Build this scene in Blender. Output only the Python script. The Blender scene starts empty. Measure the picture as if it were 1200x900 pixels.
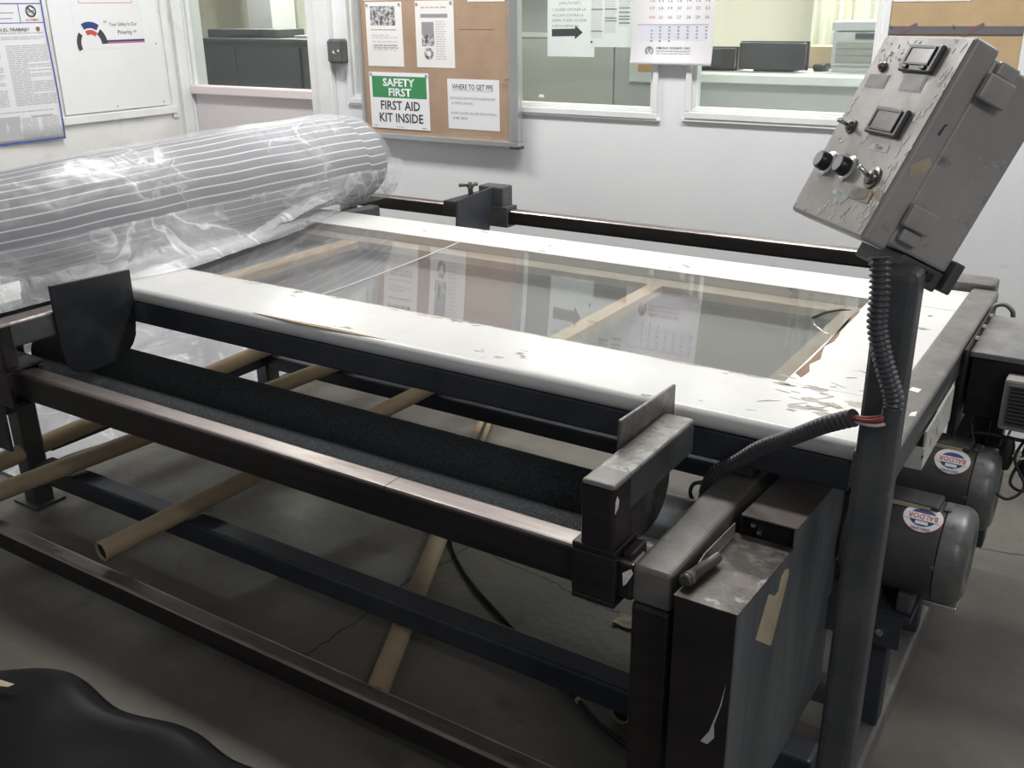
import bpy, bmesh, math, random
from mathutils import Vector, Matrix, noise
random.seed(7)
SC = bpy.context.scene
COL = SC.collection
PI = math.pi

# ------------------------------------------------------------------ camera, world, lights, exposure
cam = bpy.data.cameras.new('camera'); camo = bpy.data.objects.new('camera', cam); COL.objects.link(camo)
cam.sensor_fit = 'HORIZONTAL'; cam.sensor_width = 36.0; cam.lens = 36.0*1142.55/1200.0
cam.clip_start = 0.02; cam.clip_end = 60
yaw, pitch, roll = math.radians(-33.0098), math.radians(21.1956), math.radians(-0.69258)
fw = Vector((math.sin(yaw)*math.cos(pitch), math.cos(yaw)*math.cos(pitch), -math.sin(pitch)))
rt = Vector((math.cos(yaw), -math.sin(yaw), 0)); up = rt.cross(fw)
r2 = rt*math.cos(roll)+up*math.sin(roll); u2 = -rt*math.sin(roll)+up*math.cos(roll)
M = Matrix((r2, u2, -fw)).transposed().to_4x4(); M.translation = Vector((0, 0, 1.55))
camo.matrix_world = M
SC.camera = camo

w = bpy.data.worlds.new('room_ambient'); SC.world = w; w.use_nodes = True
w.node_tree.nodes['Background'].inputs[0].default_value = (0.75, 0.78, 0.84, 1)
w.node_tree.nodes['Background'].inputs[1].default_value = 0.27

def area(name, loc, sx, sy, power, col=(1, 0.98, 0.95), rot=(0, 0, 0), spread=180):
    l = bpy.data.lights.new(name, 'AREA'); l.shape = 'RECTANGLE'; l.size = sx; l.size_y = sy
    l.energy = power; l.color = col; l.spread = math.radians(spread)
    o = bpy.data.objects.new(name, l); COL.objects.link(o); o.location = loc; o.rotation_euler = rot
    return o
area('fluorescent_and_fill', (-3.2, 2.85, 2.75), 1.2, 0.28, 36)
area('fluorescent_and_fill', (-1.3, 2.85, 2.75), 1.2, 0.28, 36)
area('fluorescent_and_fill', (0.7, 2.85, 2.75), 1.2, 0.28, 28)
area('fluorescent_and_fill', (1.5, -0.2, 2.7), 1.2, 0.28, 26)  # unseen fill lamp added to brighten the control box sides, post and cover
area('office_light', (-2.6, 5.0, 2.55), 1.6, 0.5, 55, (1, 0.98, 0.94))
area('office_light', (-0.9, 5.3, 2.55), 1.2, 0.5, 70, (1, 0.97, 0.9))
area('office_light', (-5.2, 5.4, 2.55), 1.2, 0.5, 80, (1, 0.98, 0.93))

SC.view_settings.view_transform = 'Standard'; SC.view_settings.look = 'None'
SC.view_settings.gamma = 1; SC.view_settings.use_curve_mapping = False
SC.view_settings.exposure = 0.08

# ------------------------------------------------------------------ materials
def sock(b, n, v):
    if n in b.inputs: b.inputs[n].default_value = v
def mat(name, c1, c2=None, scale=6.0, lo=0.4, hi=0.65, rough=0.5, r2=None, metal=0.0, bump=0.0, bscale=60.0,
        stretch=(1, 1, 1), spec=0.5, detail=6.0, c3=None, s3=30.0, lo3=0.62, hi3=0.7, alpha=1.0, coat=0.0):
    m = bpy.data.materials.new(name); m.use_nodes = True
    nt = m.node_tree; N = nt.nodes; L = nt.links; b = N['Principled BSDF']
    sock(b, 'Base Color', (*c1, 1)); sock(b, 'Roughness', rough); sock(b, 'Metallic', metal)
    sock(b, 'Specular IOR Level', spec); sock(b, 'Alpha', alpha); sock(b, 'Coat Weight', coat)
    if c2 is None and bump == 0 and c3 is None: return m
    tc = N.new('ShaderNodeTexCoord'); mp = N.new('ShaderNodeMapping'); mp.inputs['Scale'].default_value = stretch
    L.new(tc.outputs['Object'], mp.inputs['Vector'])
    if c2 is not None:
        nz = N.new('ShaderNodeTexNoise'); nz.inputs['Scale'].default_value = scale; nz.inputs['Detail'].default_value = detail
        nz.inputs['Roughness'].default_value = 0.65
        L.new(mp.outputs[0], nz.inputs['Vector'])
        rp = N.new('ShaderNodeValToRGB'); rp.color_ramp.elements[0].position = lo; rp.color_ramp.elements[1].position = hi
        rp.color_ramp.elements[0].color = (*c1, 1); rp.color_ramp.elements[1].color = (*c2, 1)
        L.new(nz.outputs[0], rp.inputs[0]); out = rp.outputs[0]
        if c3 is not None:
            n3 = N.new('ShaderNodeTexNoise'); n3.inputs['Scale'].default_value = s3; n3.inputs['Detail'].default_value = 5
            L.new(mp.outputs[0], n3.inputs['Vector'])
            mr = N.new('ShaderNodeMapRange'); mr.inputs[1].default_value = lo3; mr.inputs[2].default_value = hi3
            L.new(n3.outputs[0], mr.inputs[0])
            mx = N.new('ShaderNodeMix'); mx.data_type = 'RGBA'
            L.new(mr.outputs[0], mx.inputs[0]); L.new(out, mx.inputs[6]); mx.inputs[7].default_value = (*c3, 1)
            out = mx.outputs[2]
        L.new(out, b.inputs['Base Color'])
        if r2 is not None:
            mr2 = N.new('ShaderNodeMapRange'); mr2.inputs[1].default_value = lo; mr2.inputs[2].default_value = hi
            mr2.inputs[3].default_value = rough; mr2.inputs[4].default_value = r2
            L.new(nz.outputs[0], mr2.inputs[0]); L.new(mr2.outputs[0], b.inputs['Roughness'])
    if bump:
        n2 = N.new('ShaderNodeTexNoise'); n2.inputs['Scale'].default_value = bscale; n2.inputs['Detail'].default_value = 4
        L.new(mp.outputs[0], n2.inputs['Vector'])
        bp = N.new('ShaderNodeBump'); bp.inputs['Strength'].default_value = bump; bp.inputs['Distance'].default_value = 0.01
        L.new(n2.outputs[0], bp.inputs['Height']); L.new(bp.outputs[0], b.inputs['Normal'])
    return m

def glass_mat(name, tint=(0.92, 0.95, 0.94), ior=1.5, haze=0.0, hazecol=(0.6, 0.62, 0.62), rough=0.0):
    m = bpy.data.materials.new(name); m.use_nodes = True
    nt = m.node_tree; N = nt.nodes; L = nt.links; N.remove(N['Principled BSDF'])
    out = N['Material Output']
    tr = N.new('ShaderNodeBsdfTransparent'); tr.inputs[0].default_value = (*tint, 1)
    gl = N.new('ShaderNodeBsdfGlossy'); gl.inputs['Roughness'].default_value = rough
    lw = N.new('ShaderNodeLayerWeight'); lw.inputs[0].default_value = 0.5
    pw_ = N.new('ShaderNodeMath'); pw_.operation = 'POWER'; pw_.inputs[1].default_value = 5; L.new(lw.outputs['Facing'], pw_.inputs[0])
    f0 = ((ior-1)/(ior+1))**2
    fr = N.new('ShaderNodeMath'); fr.operation = 'MULTIPLY_ADD'; fr.inputs[1].default_value = 1-f0; fr.inputs[2].default_value = f0; L.new(pw_.outputs[0], fr.inputs[0])
    mx = N.new('ShaderNodeMixShader'); L.new(fr.outputs[0], mx.inputs[0])
    src = tr.outputs[0]
    if haze:
        df = N.new('ShaderNodeBsdfDiffuse'); df.inputs[0].default_value = (*hazecol, 1)
        m2 = N.new('ShaderNodeMixShader'); m2.inputs[0].default_value = haze
        L.new(tr.outputs[0], m2.inputs[1]); L.new(df.outputs[0], m2.inputs[2]); src = m2.outputs[0]
    L.new(src, mx.inputs[1]); L.new(gl.outputs[0], mx.inputs[2]); L.new(mx.outputs[0], out.inputs[0])
    return m

def film_mat(name, base=0.2, ridge=0.5, scale=5.0, bump=0.25, lo=0.48, hi=0.62):
    """Thin clear polythene: a faint veil with sparse whitish creases."""
    m = bpy.data.materials.new(name); m.use_nodes = True
    nt = m.node_tree; N = nt.nodes; L = nt.links; b = N['Principled BSDF']
    sock(b, 'Base Color', (0.80, 0.82, 0.86, 1)); sock(b, 'Roughness', 0.25); sock(b, 'Specular IOR Level', 0.6)
    tc = N.new('ShaderNodeTexCoord')
    def nz(sc, det, dist=0.0):
        n = N.new('ShaderNodeTexNoise'); n.inputs['Scale'].default_value = sc; n.inputs['Detail'].default_value = det
        n.inputs['Distortion'].default_value = dist; L.new(tc.outputs['Object'], n.inputs['Vector']); return n
    def mt(op, x, y):
        n = N.new('ShaderNodeMath'); n.operation = op
        for i, q in enumerate((x, y)):
            if q is None: continue
            if isinstance(q, (int, float)): n.inputs[i].default_value = q
            else: L.new(q, n.inputs[i])
        return n.outputs[0]
    r = nz(scale, 3, 0.8); k = mt('ABSOLUTE', mt('SUBTRACT', r.outputs[0], 0.5), None)
    mr = N.new('ShaderNodeMapRange'); mr.inputs[1].default_value = 0.0; mr.inputs[2].default_value = 0.03; mr.inputs[3].default_value = 1; mr.inputs[4].default_value = 0
    L.new(k, mr.inputs[0])
    big = nz(2.2, 2); mk = N.new('ShaderNodeMapRange'); mk.inputs[1].default_value = lo; mk.inputs[2].default_value = hi; L.new(big.outputs[0], mk.inputs[0])
    fine = nz(22, 4, 0.5)
    crease = mt('MULTIPLY', mr.outputs[0], mk.outputs[0])
    veil = mt('MULTIPLY', mk.outputs[0], mt('MULTIPLY', fine.outputs[0], 0.28))
    al = mt('ADD', mt('MULTIPLY', crease, ridge), mt('ADD', veil, base))
    L.new(al, b.inputs['Alpha'])
    bp = N.new('ShaderNodeBump'); bp.inputs['Strength'].default_value = bump; bp.inputs['Distance'].default_value = 0.02
    L.new(mt('ADD', r.outputs[0], mt('MULTIPLY', fine.outputs[0], 0.3)), bp.inputs['Height']); L.new(bp.outputs[0], b.inputs['Normal'])
    return m

def floor_mat():
    m = mat('stained_concrete', (0.112, 0.105, 0.089), (0.168, 0.158, 0.134), scale=2.2, lo=0.35, hi=0.7, rough=0.62, r2=0.45,
            bump=0.15, bscale=45, c3=(0.085, 0.08, 0.07), s3=7, lo3=0.6, hi3=0.75)
    nt = m.node_tree; N = nt.nodes; L = nt.links; b = N['Principled BSDF']
    src = b.inputs['Base Color'].links[0].from_socket
    tc = N.new('ShaderNodeTexCoord')
    dn = N.new('ShaderNodeTexNoise'); dn.inputs['Scale'].default_value = 4; dn.inputs['Detail'].default_value = 5
    L.new(tc.outputs['Object'], dn.inputs['Vector'])
    mxv = N.new('ShaderNodeMix'); mxv.data_type = 'VECTOR'; mxv.inputs[0].default_value = 0.10
    L.new(tc.outputs['Object'], mxv.inputs[4]); L.new(dn.outputs[1], mxv.inputs[5])
    vo = N.new('ShaderNodeTexVoronoi'); vo.feature = 'DISTANCE_TO_EDGE'; vo.inputs['Scale'].default_value = 1.0
    L.new(mxv.outputs[1], vo.inputs['Vector'])
    lt = N.new('ShaderNodeMath'); lt.operation = 'LESS_THAN'; lt.inputs[1].default_value = 0.0022; L.new(vo.outputs[0], lt.inputs[0])
    mk = N.new('ShaderNodeTexNoise'); mk.inputs['Scale'].default_value = 0.9; L.new(tc.outputs['Object'], mk.inputs['Vector'])
    g = N.new('ShaderNodeMath'); g.operation = 'GREATER_THAN'; g.inputs[1].default_value = 0.49; L.new(mk.outputs[0], g.inputs[0])
    mu = N.new('ShaderNodeMath'); mu.operation = 'MULTIPLY'; L.new(lt.outputs[0], mu.inputs[0]); L.new(g.outputs[0], mu.inputs[1])
    mx = N.new('ShaderNodeMix'); mx.data_type = 'RGBA'; L.new(mu.outputs[0], mx.inputs[0]); L.new(src, mx.inputs[6])
    mx.inputs[7].default_value = (0.04, 0.037, 0.033, 1); L.new(mx.outputs[2], b.inputs['Base Color'])
    return m

MT = {}
MT['wall'] = mat('white_wall_paint', (0.83, 0.845, 0.86), (0.77, 0.785, 0.81), scale=1.6, lo=0.35, hi=0.75, rough=0.42, bump=0.03, bscale=25,
                 c3=(0.6, 0.59, 0.57), s3=9, lo3=0.7, hi3=0.85)
MT['wall_dirty'] = mat('grimy_wall_paint', (0.79, 0.79, 0.78), (0.68, 0.67, 0.63), scale=2.0, lo=0.45, hi=0.75, rough=0.5, bump=0.05, bscale=25,
                       c3=(0.46, 0.43, 0.37), s3=5, lo3=0.56, hi3=0.82)
MT['trim'] = mat('white_trim_paint', (0.82, 0.83, 0.83), (0.74, 0.75, 0.75), scale=5, rough=0.35)
MT['doorpaint'] = mat('pinkish_door_paint', (0.76, 0.69, 0.69), (0.72, 0.70, 0.71), scale=2.5, rough=0.4)
MT['doorsill'] = mat('pink_white_sill', (0.82, 0.73, 0.73), None, rough=0.35)
MT['ceiling'] = mat('ceiling_white', (0.7, 0.7, 0.7), None, rough=0.8)
MT['floor'] = floor_mat()
MT['steel'] = mat('dark_painted_steel', (0.062, 0.066, 0.071), (0.095, 0.098, 0.10), scale=9, rough=0.36, r2=0.5, metal=0.15, bump=0.06, bscale=80,
                  c3=(0.16, 0.155, 0.15), s3=26, lo3=0.66, hi3=0.8)
MT['bluesteel'] = mat('blue_black_steel', (0.040, 0.046, 0.060), (0.06, 0.066, 0.08), scale=7, rough=0.42, metal=0.2, bump=0.04, bscale=60)
MT['bare_lit'] = mat('lit_worn_steel', (0.34, 0.30, 0.285), (0.22, 0.19, 0.18), scale=7, rough=0.3, r2=0.42, metal=0.9, bump=0.03, bscale=90,
                 stretch=(0.5, 3, 3), c3=(0.10, 0.085, 0.08), s3=18, lo3=0.62, hi3=0.8)  # rail tops: worn steel with the light from above put into its colour
MT['greysteel'] = mat('grey_worn_steel', (0.22, 0.21, 0.20), (0.15, 0.145, 0.138), scale=8, rough=0.42, r2=0.55, metal=0.35, bump=0.06, bscale=70,
                      c3=(0.28, 0.275, 0.26), s3=22, lo3=0.64, hi3=0.8)
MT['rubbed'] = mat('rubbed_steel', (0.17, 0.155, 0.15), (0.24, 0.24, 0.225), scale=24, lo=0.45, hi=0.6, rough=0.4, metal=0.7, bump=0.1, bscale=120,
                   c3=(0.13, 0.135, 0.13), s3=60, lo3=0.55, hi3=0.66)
MT['plate'] = mat('black_plate_steel', (0.022, 0.024, 0.028), (0.045, 0.05, 0.058), scale=9, lo=0.5, hi=0.75, rough=0.42, metal=0.3, bump=0.03, bscale=60)
MT['cover'] = mat('gunmetal_sheet', (0.17, 0.185, 0.195), (0.125, 0.135, 0.145), scale=5, rough=0.45, r2=0.6, metal=0.4, stretch=(3, 3, 0.6), bump=0.03, bscale=50)
MT['covertop'] = mat('scuffed_sheet_top', (0.11, 0.098, 0.09), (0.20, 0.185, 0.175), scale=14, lo=0.45, hi=0.62, rough=0.4, r2=0.55, metal=0.7, bump=0.08, bscale=90,
                     c3=(0.35, 0.35, 0.34), s3=28, lo3=0.64, hi3=0.72)
MT['lidsteel'] = mat('brownish_sheet_lid', (0.20, 0.175, 0.165), (0.15, 0.13, 0.12), scale=7, rough=0.4, metal=0.5, bump=0.03, bscale=70, c3=(0.30, 0.29, 0.27), s3=9, lo3=0.66, hi3=0.72)
MT['coverdark'] = mat('black_sheet', (0.016, 0.014, 0.014), (0.03, 0.025, 0.024), scale=8, rough=0.5, metal=0.3)
MT['chrome'] = mat('galvanised_roller_end', (0.62, 0.64, 0.66), (0.48, 0.5, 0.52), scale=8, rough=0.35, metal=0.6)
MT['grip'] = mat('black_grip_covering', (0.048, 0.054, 0.060), (0.11, 0.12, 0.13), scale=160, lo=0.4, hi=0.7, rough=0.85, bump=0.9, bscale=380, spec=0.3,
                 c3=(0.07, 0.075, 0.08), s3=240, lo3=0.66, hi3=0.75)
MT['laminate'] = None
MT['wood'] = mat('pale_wood', (0.85, 0.66, 0.44), (0.76, 0.57, 0.37), scale=6, rough=0.5, stretch=(8, 1, 8))
MT['ledge'] = mat('aged_wood_ledge', (0.66, 0.60, 0.50), (0.5, 0.42, 0.33), scale=10, rough=0.5, stretch=(1, 1, 1))
MT['brown'] = mat('bare_brown_wood', (0.27, 0.155, 0.095), (0.19, 0.105, 0.065), scale=14, rough=0.6)
MT['rust'] = mat('brown_rust_stain', (0.12, 0.085, 0.06), (0.2, 0.16, 0.12), scale=60, rough=0.6)
MT['slot'] = mat('worn_brown_core', (0.27, 0.17, 0.09), (0.4, 0.28, 0.13), scale=30, rough=0.6)
MT['under'] = mat('grey_light_panel', (0.34, 0.34, 0.345), (0.29, 0.29, 0.295), scale=2, rough=0.5)
MT['tableglass'] = glass_mat('table_glass', (0.90, 0.90, 0.90), 1.6, 0.09, (0.5, 0.5, 0.51))
MT['winglass'] = glass_mat('window_glass', (0.93, 0.96, 0.94), 1.35, 0.05, (0.55, 0.57, 0.55))
MT['worn'] = mat('worn_laminate_edge', (0.50, 0.46, 0.39), (0.30, 0.27, 0.23), scale=45, lo=0.42, hi=0.58, rough=0.6)
MT['crack'] = mat('black_crack', (0.01, 0.01, 0.01), None, rough=0.6)
MT['boxgrey'] = mat('scraped_grey_enamel', (0.42, 0.40, 0.385), (0.35, 0.335, 0.325), scale=7, rough=0.38, r2=0.5, metal=0.15, bump=0.05, bscale=70,
                    c3=(0.20, 0.19, 0.18), s3=20, lo3=0.62, hi3=0.72)
MT['boxface'] = mat('scraped_panel_face', (0.46, 0.435, 0.415), (0.37, 0.35, 0.335), scale=9, rough=0.36, r2=0.48, metal=0.2, bump=0.025, bscale=120,
                    c3=(0.17, 0.15, 0.135), s3=42, lo3=0.63, hi3=0.70)
MT['scrape'] = mat('white_paint_scrape', (0.92, 0.90, 0.87), (0.78, 0.74, 0.69), scale=80, rough=0.5)
MT['black'] = mat('black_plastic', (0.018, 0.018, 0.02), None, rough=0.35)
MT['bezel'] = mat('charcoal_bezel', (0.06, 0.062, 0.068), None, rough=0.35)
MT['lcd'] = mat('grey_display', (0.34, 0.31, 0.29), (0.27, 0.25, 0.24), scale=30, rough=0.2)
MT['silver'] = mat('silver_metal', (0.72, 0.72, 0.72), None, rough=0.22, metal=0.95)
MT['gunm'] = mat('dark_nickel', (0.2, 0.19, 0.18), None, rough=0.3, metal=0.9)
MT['plateg'] = mat('etched_plate', (0.10, 0.097, 0.097), (0.15, 0.145, 0.145), scale=40, rough=0.4, metal=0.5)
MT['paper'] = mat('white_paper', (0.82, 0.81, 0.79), (0.77, 0.76, 0.74), scale=4, rough=0.6)
MT['paperw'] = mat('cool_white_paper', (0.80, 0.80, 0.83), None, rough=0.5)
MT['paperg'] = mat('greenish_paper', (0.70, 0.77, 0.73), (0.66, 0.73, 0.70), scale=3, rough=0.6)
MT['calpaper'] = mat('calendar_paper', (0.84, 0.84, 0.86), None, rough=0.45)
MT['calblue'] = mat('calendar_lilac', (0.68, 0.69, 0.79), None, rough=0.5)
MT['ink'] = mat('black_ink', (0.05, 0.05, 0.06), None, rough=0.6)
MT['inkg'] = mat('grey_ink', (0.30, 0.30, 0.32), None, rough=0.6)
MT['inkl'] = mat('pale_grey_ink', (0.50, 0.50, 0.53), None, rough=0.6)
MT['inkgreen'] = mat('faded_green_ink', (0.20, 0.235, 0.23), None, rough=0.6)
MT['photo'] = mat('grey_photo_print', (0.62, 0.62, 0.63), (0.08, 0.08, 0.09), scale=55, lo=0.42, hi=0.58, rough=0.5)
MT['red'] = mat('red_ink', (0.55, 0.09, 0.06), None, rough=0.5)
MT['pinkred'] = mat('faded_red_ink', (0.72, 0.30, 0.30), None, rough=0.5)
MT['navy'] = mat('navy_ink', (0.03, 0.05, 0.22), None, rough=0.5)
MT['blue'] = mat('blue_border', (0.08, 0.12, 0.42), None, rough=0.5)
MT['green'] = mat('sign_green', (0.05, 0.27, 0.10), None, rough=0.35)
MT['signwhite'] = mat('sign_white', (0.83, 0.84, 0.86), None, rough=0.3)
MT['cork'] = mat('cork', (0.42, 0.295, 0.205), (0.36, 0.245, 0.165), scale=3.5, rough=0.75, bump=0.15, bscale=240, c3=(0.27, 0.18, 0.12), s3=160, lo3=0.6, hi3=0.7)
MT['corkb'] = mat('tan_fibreboard', (0.50, 0.36, 0.21), (0.44, 0.31, 0.18), scale=5, rough=0.8, bump=0.08, bscale=150)
MT['alu'] = mat('aluminium_frame', (0.62, 0.63, 0.65), None, rough=0.32, metal=0.85)
MT['strip'] = mat('charcoal_strip', (0.13, 0.13, 0.14), None, rough=0.6)
MT['purple'] = mat('plum_tape', (0.18, 0.11, 0.13), None, rough=0.5)
MT['switch'] = mat('grey_plastic_box', (0.12, 0.13, 0.13), (0.08, 0.085, 0.085), scale=18, rough=0.5)
MT['card'] = mat('brown_cardboard', (0.47, 0.36, 0.23), (0.40, 0.30, 0.19), scale=5, rough=0.75, bump=0.04, bscale=40)
MT['cardshade'] = mat('tube_bore_shade', (0.012, 0.009, 0.007), None, rough=0.9)  # shade inside the tubes, put into the colour
MT['cord'] = mat('black_rubber_cord', (0.02, 0.02, 0.022), None, rough=0.5)
MT['conduit'] = mat('black_conduit', (0.058, 0.062, 0.07), None, rough=0.36)
MT['wirered'] = mat('red_wire', (0.35, 0.06, 0.06), None, rough=0.4)
MT['wirewhite'] = mat('white_wire', (0.72, 0.64, 0.6), None, rough=0.4)
MT['motor'] = mat('dark_grey_motor_enamel', (0.05, 0.053, 0.052), (0.075, 0.078, 0.075), scale=7, rough=0.4, r2=0.5, metal=0.15, bump=0.03, bscale=60)
MT['bell'] = mat('cast_grey_end_bell', (0.17, 0.175, 0.175), (0.10, 0.10, 0.10), scale=12, lo=0.45, hi=0.65, rough=0.4, r2=0.5, metal=0.5, bump=0.06, bscale=70,
                 c3=(0.06, 0.06, 0.06), s3=24, lo3=0.66, hi3=0.72)
MT['whitesteel'] = mat('scuffed_white_steel', (0.62, 0.62, 0.58), (0.5, 0.49, 0.45), scale=14, rough=0.45, c3=(0.12, 0.12, 0.11), s3=45, lo3=0.66, hi3=0.7)
MT['terminal'] = mat('green_terminal', (0.03, 0.12, 0.07), None, rough=0.4)
MT['ebox'] = mat('grey_dusty_enclosure', (0.17, 0.17, 0.17), (0.25, 0.25, 0.245), scale=12, lo=0.45, hi=0.65, rough=0.5, metal=0.2, bump=0.05, bscale=60,
                 c3=(0.45, 0.45, 0.44), s3=30, lo3=0.68, hi3=0.74)
MT['drive'] = mat('grey_drive_case', (0.30, 0.29, 0.265), None, rough=0.5)
MT['vinyl'] = mat('black_vinyl', (0.0025, 0.0028, 0.0035), (0.004, 0.004, 0.0055), scale=3, rough=0.4, bump=0.015, bscale=200, spec=0.16)
MT['tape'] = mat('old_masking_tape', (0.55, 0.46, 0.33), (0.47, 0.39, 0.28), scale=25, rough=0.7)
MT['film'] = film_mat('clear_plastic_film', 0.20, 0.30, 4.0, 0.3, 0.5, 0.62)
MT['skirt'] = film_mat('bunched_plastic_film', 0.26, 0.4, 5.0, 0.4, 0.42, 0.62)
MT['filmfloor'] = film_mat('crumpled_plastic_film', 0.55, 0.4, 4.0, 0.9, 0.4, 0.6)
MT['opanel'] = mat('office_grey_panel', (0.52, 0.53, 0.525), None, rough=0.7)
MT['opanel2'] = mat('office_grey_green_panel', (0.56, 0.565, 0.54), (0.50, 0.505, 0.485), scale=2, rough=0.7)
MT['owall'] = mat('office_cream_wall', (0.70, 0.675, 0.57), None, rough=0.8)
MT['ofloor'] = mat('office_carpet', (0.2, 0.2, 0.2), None, rough=0.9)
MT['ocab'] = mat('black_office_cabinet', (0.03, 0.032, 0.04), (0.045, 0.047, 0.055), scale=4, rough=0.35)
MT['copier'] = mat('copier_grey', (0.46, 0.48, 0.49), None, rough=0.5)
MT['screen'] = mat('dark_screen', (0.03, 0.03, 0.035), None, rough=0.2)
MT['curtain'] = mat('pale_curtain', (0.70, 0.70, 0.58), (0.5, 0.5, 0.44), scale=5, rough=0.9, stretch=(6, 1, 0.3))
MT['orange'] = mat('orange_print', (0.68, 0.40, 0.15), None, rough=0.6)

# laminate top: white, chipped in dark flakes
def laminate():
    m = mat('chipped_white_laminate', (0.70, 0.70, 0.69), (0.64, 0.64, 0.625), scale=4, rough=0.28, r2=0.36)
    nt = m.node_tree; N = nt.nodes; L = nt.links; b = N['Principled BSDF']
    src = b.inputs['Base Color'].links[0].from_socket
    tc = N.new('ShaderNodeTexCoord'); mp = N.new('ShaderNodeMapping'); mp.inputs['Scale'].default_value = (1.0, 2.2, 1)
    L.new(tc.outputs['Object'], mp.inputs[0])
    a = N.new('ShaderNodeTexNoise'); a.inputs['Scale'].default_value = 16; a.inputs['Detail'].default_value = 8; L.new(mp.outputs[0], a.inputs['Vector'])
    c = N.new('ShaderNodeTexNoise'); c.inputs['Scale'].default_value = 3; c.inputs['Detail'].default_value = 2; L.new(mp.outputs[0], c.inputs['Vector'])
    s = N.new('ShaderNodeMath'); s.operation = 'ADD'; L.new(a.outputs[0], s.inputs[0]); L.new(c.outputs[0], s.inputs[1])
    mr = N.new('ShaderNodeMapRange'); mr.inputs[1].default_value = 1.28; mr.inputs[2].default_value = 1.33; L.new(s.outputs[0], mr.inputs[0])
    mx = N.new('ShaderNodeMix'); mx.data_type = 'RGBA'; L.new(mr.outputs[0], mx.inputs[0]); L.new(src, mx.inputs[6])
    mx.inputs[7].default_value = (0.22, 0.20, 0.17, 1); L.new(mx.outputs[2], b.inputs['Base Color'])
    return m
MT['laminate'] = laminate()
MT['flake'] = mat('grey_laminate_flake', (0.40, 0.37, 0.33), (0.56, 0.53, 0.48), scale=60, rough=0.6)

# striped fabric: white threads running along the roll
def stripe_mat(n=34):
    m = bpy.data.materials.new('grey_fabric_white_stripes'); m.use_nodes = True
    nt = m.node_tree; N = nt.nodes; L = nt.links; b = N['Principled BSDF']; sock(b, 'Roughness', 0.8)
    uv = N.new('ShaderNodeUVMap'); sx = N.new('ShaderNodeSeparateXYZ'); L.new(uv.outputs[0], sx.inputs[0])
    mu = N.new('ShaderNodeMath'); mu.operation = 'MULTIPLY'; mu.inputs[1].default_value = n; L.new(sx.outputs[0], mu.inputs[0])
    fr = N.new('ShaderNodeMath'); fr.operation = 'FRACT'; L.new(mu.outputs[0], fr.inputs[0])
    rp = N.new('ShaderNodeValToRGB'); e = rp.color_ramp.elements
    e[0].position = 0.0; e[0].color = (0.66, 0.66, 0.69, 1); e[1].position = 0.12; e[1].color = (0.66, 0.66, 0.69, 1)
    x = e.new(0.18); x.color = (0.155, 0.155, 0.17, 1); y = e.new(0.97); y.color = (0.175, 0.175, 0.19, 1)
    L.new(fr.outputs[0], rp.inputs[0]); L.new(rp.outputs[0], b.inputs['Base Color'])
    return m
MT['stripe'] = stripe_mat()

# ------------------------------------------------------------------ mesh helpers
WORLD = {}
def link(name, me, m, parent=None, kind=None, smooth=False):
    """Link a mesh given in world coordinates; origin goes to its bounding-box centre."""
    xs = [v.co.copy() for v in me.vertices]
    c = Vector([(min(v[i] for v in xs)+max(v[i] for v in xs))/2 for i in range(3)])
    me.transform(Matrix.Translation(-c))
    if smooth:
        for p in me.polygons: p.use_smooth = True
    if m is not None and len(me.materials) == 0: me.materials.append(m)
    o = bpy.data.objects.new(name, me); COL.objects.link(o)
    WORLD[o.name] = c
    if parent is not None:
        o.parent = parent; o.location = c-WORLD[parent.name]
    else: o.location = c
    if kind: o['kind'] = kind
    return o
def fin(bm):
    bmesh.ops.recalc_face_normals(bm, faces=bm.faces[:])
    me = bpy.data.meshes.new('m'); bm.to_mesh(me); bm.free(); return me
def thing(name, label, cat, loc, group=None):
    o = bpy.data.objects.new(name, None); COL.objects.link(o); o.location = loc; o.empty_display_size = 0.05
    WORLD[o.name] = Vector(loc); o['label'] = label; o['category'] = cat
    if group: o['group'] = group
    return o
def tag(o, label, cat, group=None):
    o['label'] = label; o['category'] = cat
    if group: o['group'] = group
    return o
def struct_root(name, loc):
    o = bpy.data.objects.new(name, None); COL.objects.link(o); o.location = loc; o.empty_display_size = 0.05
    WORLD[o.name] = Vector(loc); o['kind'] = 'structure'; return o

def add_box(bm, lo, hi, bev=0.0, seg=2, X=None):
    t = bmesh.new()
    r = bmesh.ops.create_cube(t, size=1.0)
    s = Vector(hi)-Vector(lo); c = (Vector(hi)+Vector(lo))/2
    for v in t.verts: v.co = Vector((v.co.x*s.x, v.co.y*s.y, v.co.z*s.z))+c
    if bev > 0:
        bmesh.ops.bevel(t, geom=t.edges[:], offset=bev, segments=seg, profile=0.5, affect='EDGES')
    if X is not None: t.transform(X)
    me = bpy.data.meshes.new('t'); t.to_mesh(me); t.free(); bm.from_mesh(me); bpy.data.meshes.remove(me)
def box(name, lo, hi, m, parent=None, bev=0.0, seg=2, kind=None, X=None, smooth=False):
    bm = bmesh.new(); add_box(bm, lo, hi, bev, seg, X)
    return link(name, fin(bm), m, parent, kind, smooth)
def frame_of(d):
    d = d.normalized(); a = Vector((0, 0, 1)) if abs(d.z) < 0.9 else Vector((1, 0, 0))
    u = d.cross(a).normalized(); v = d.cross(u); return u, v
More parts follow.
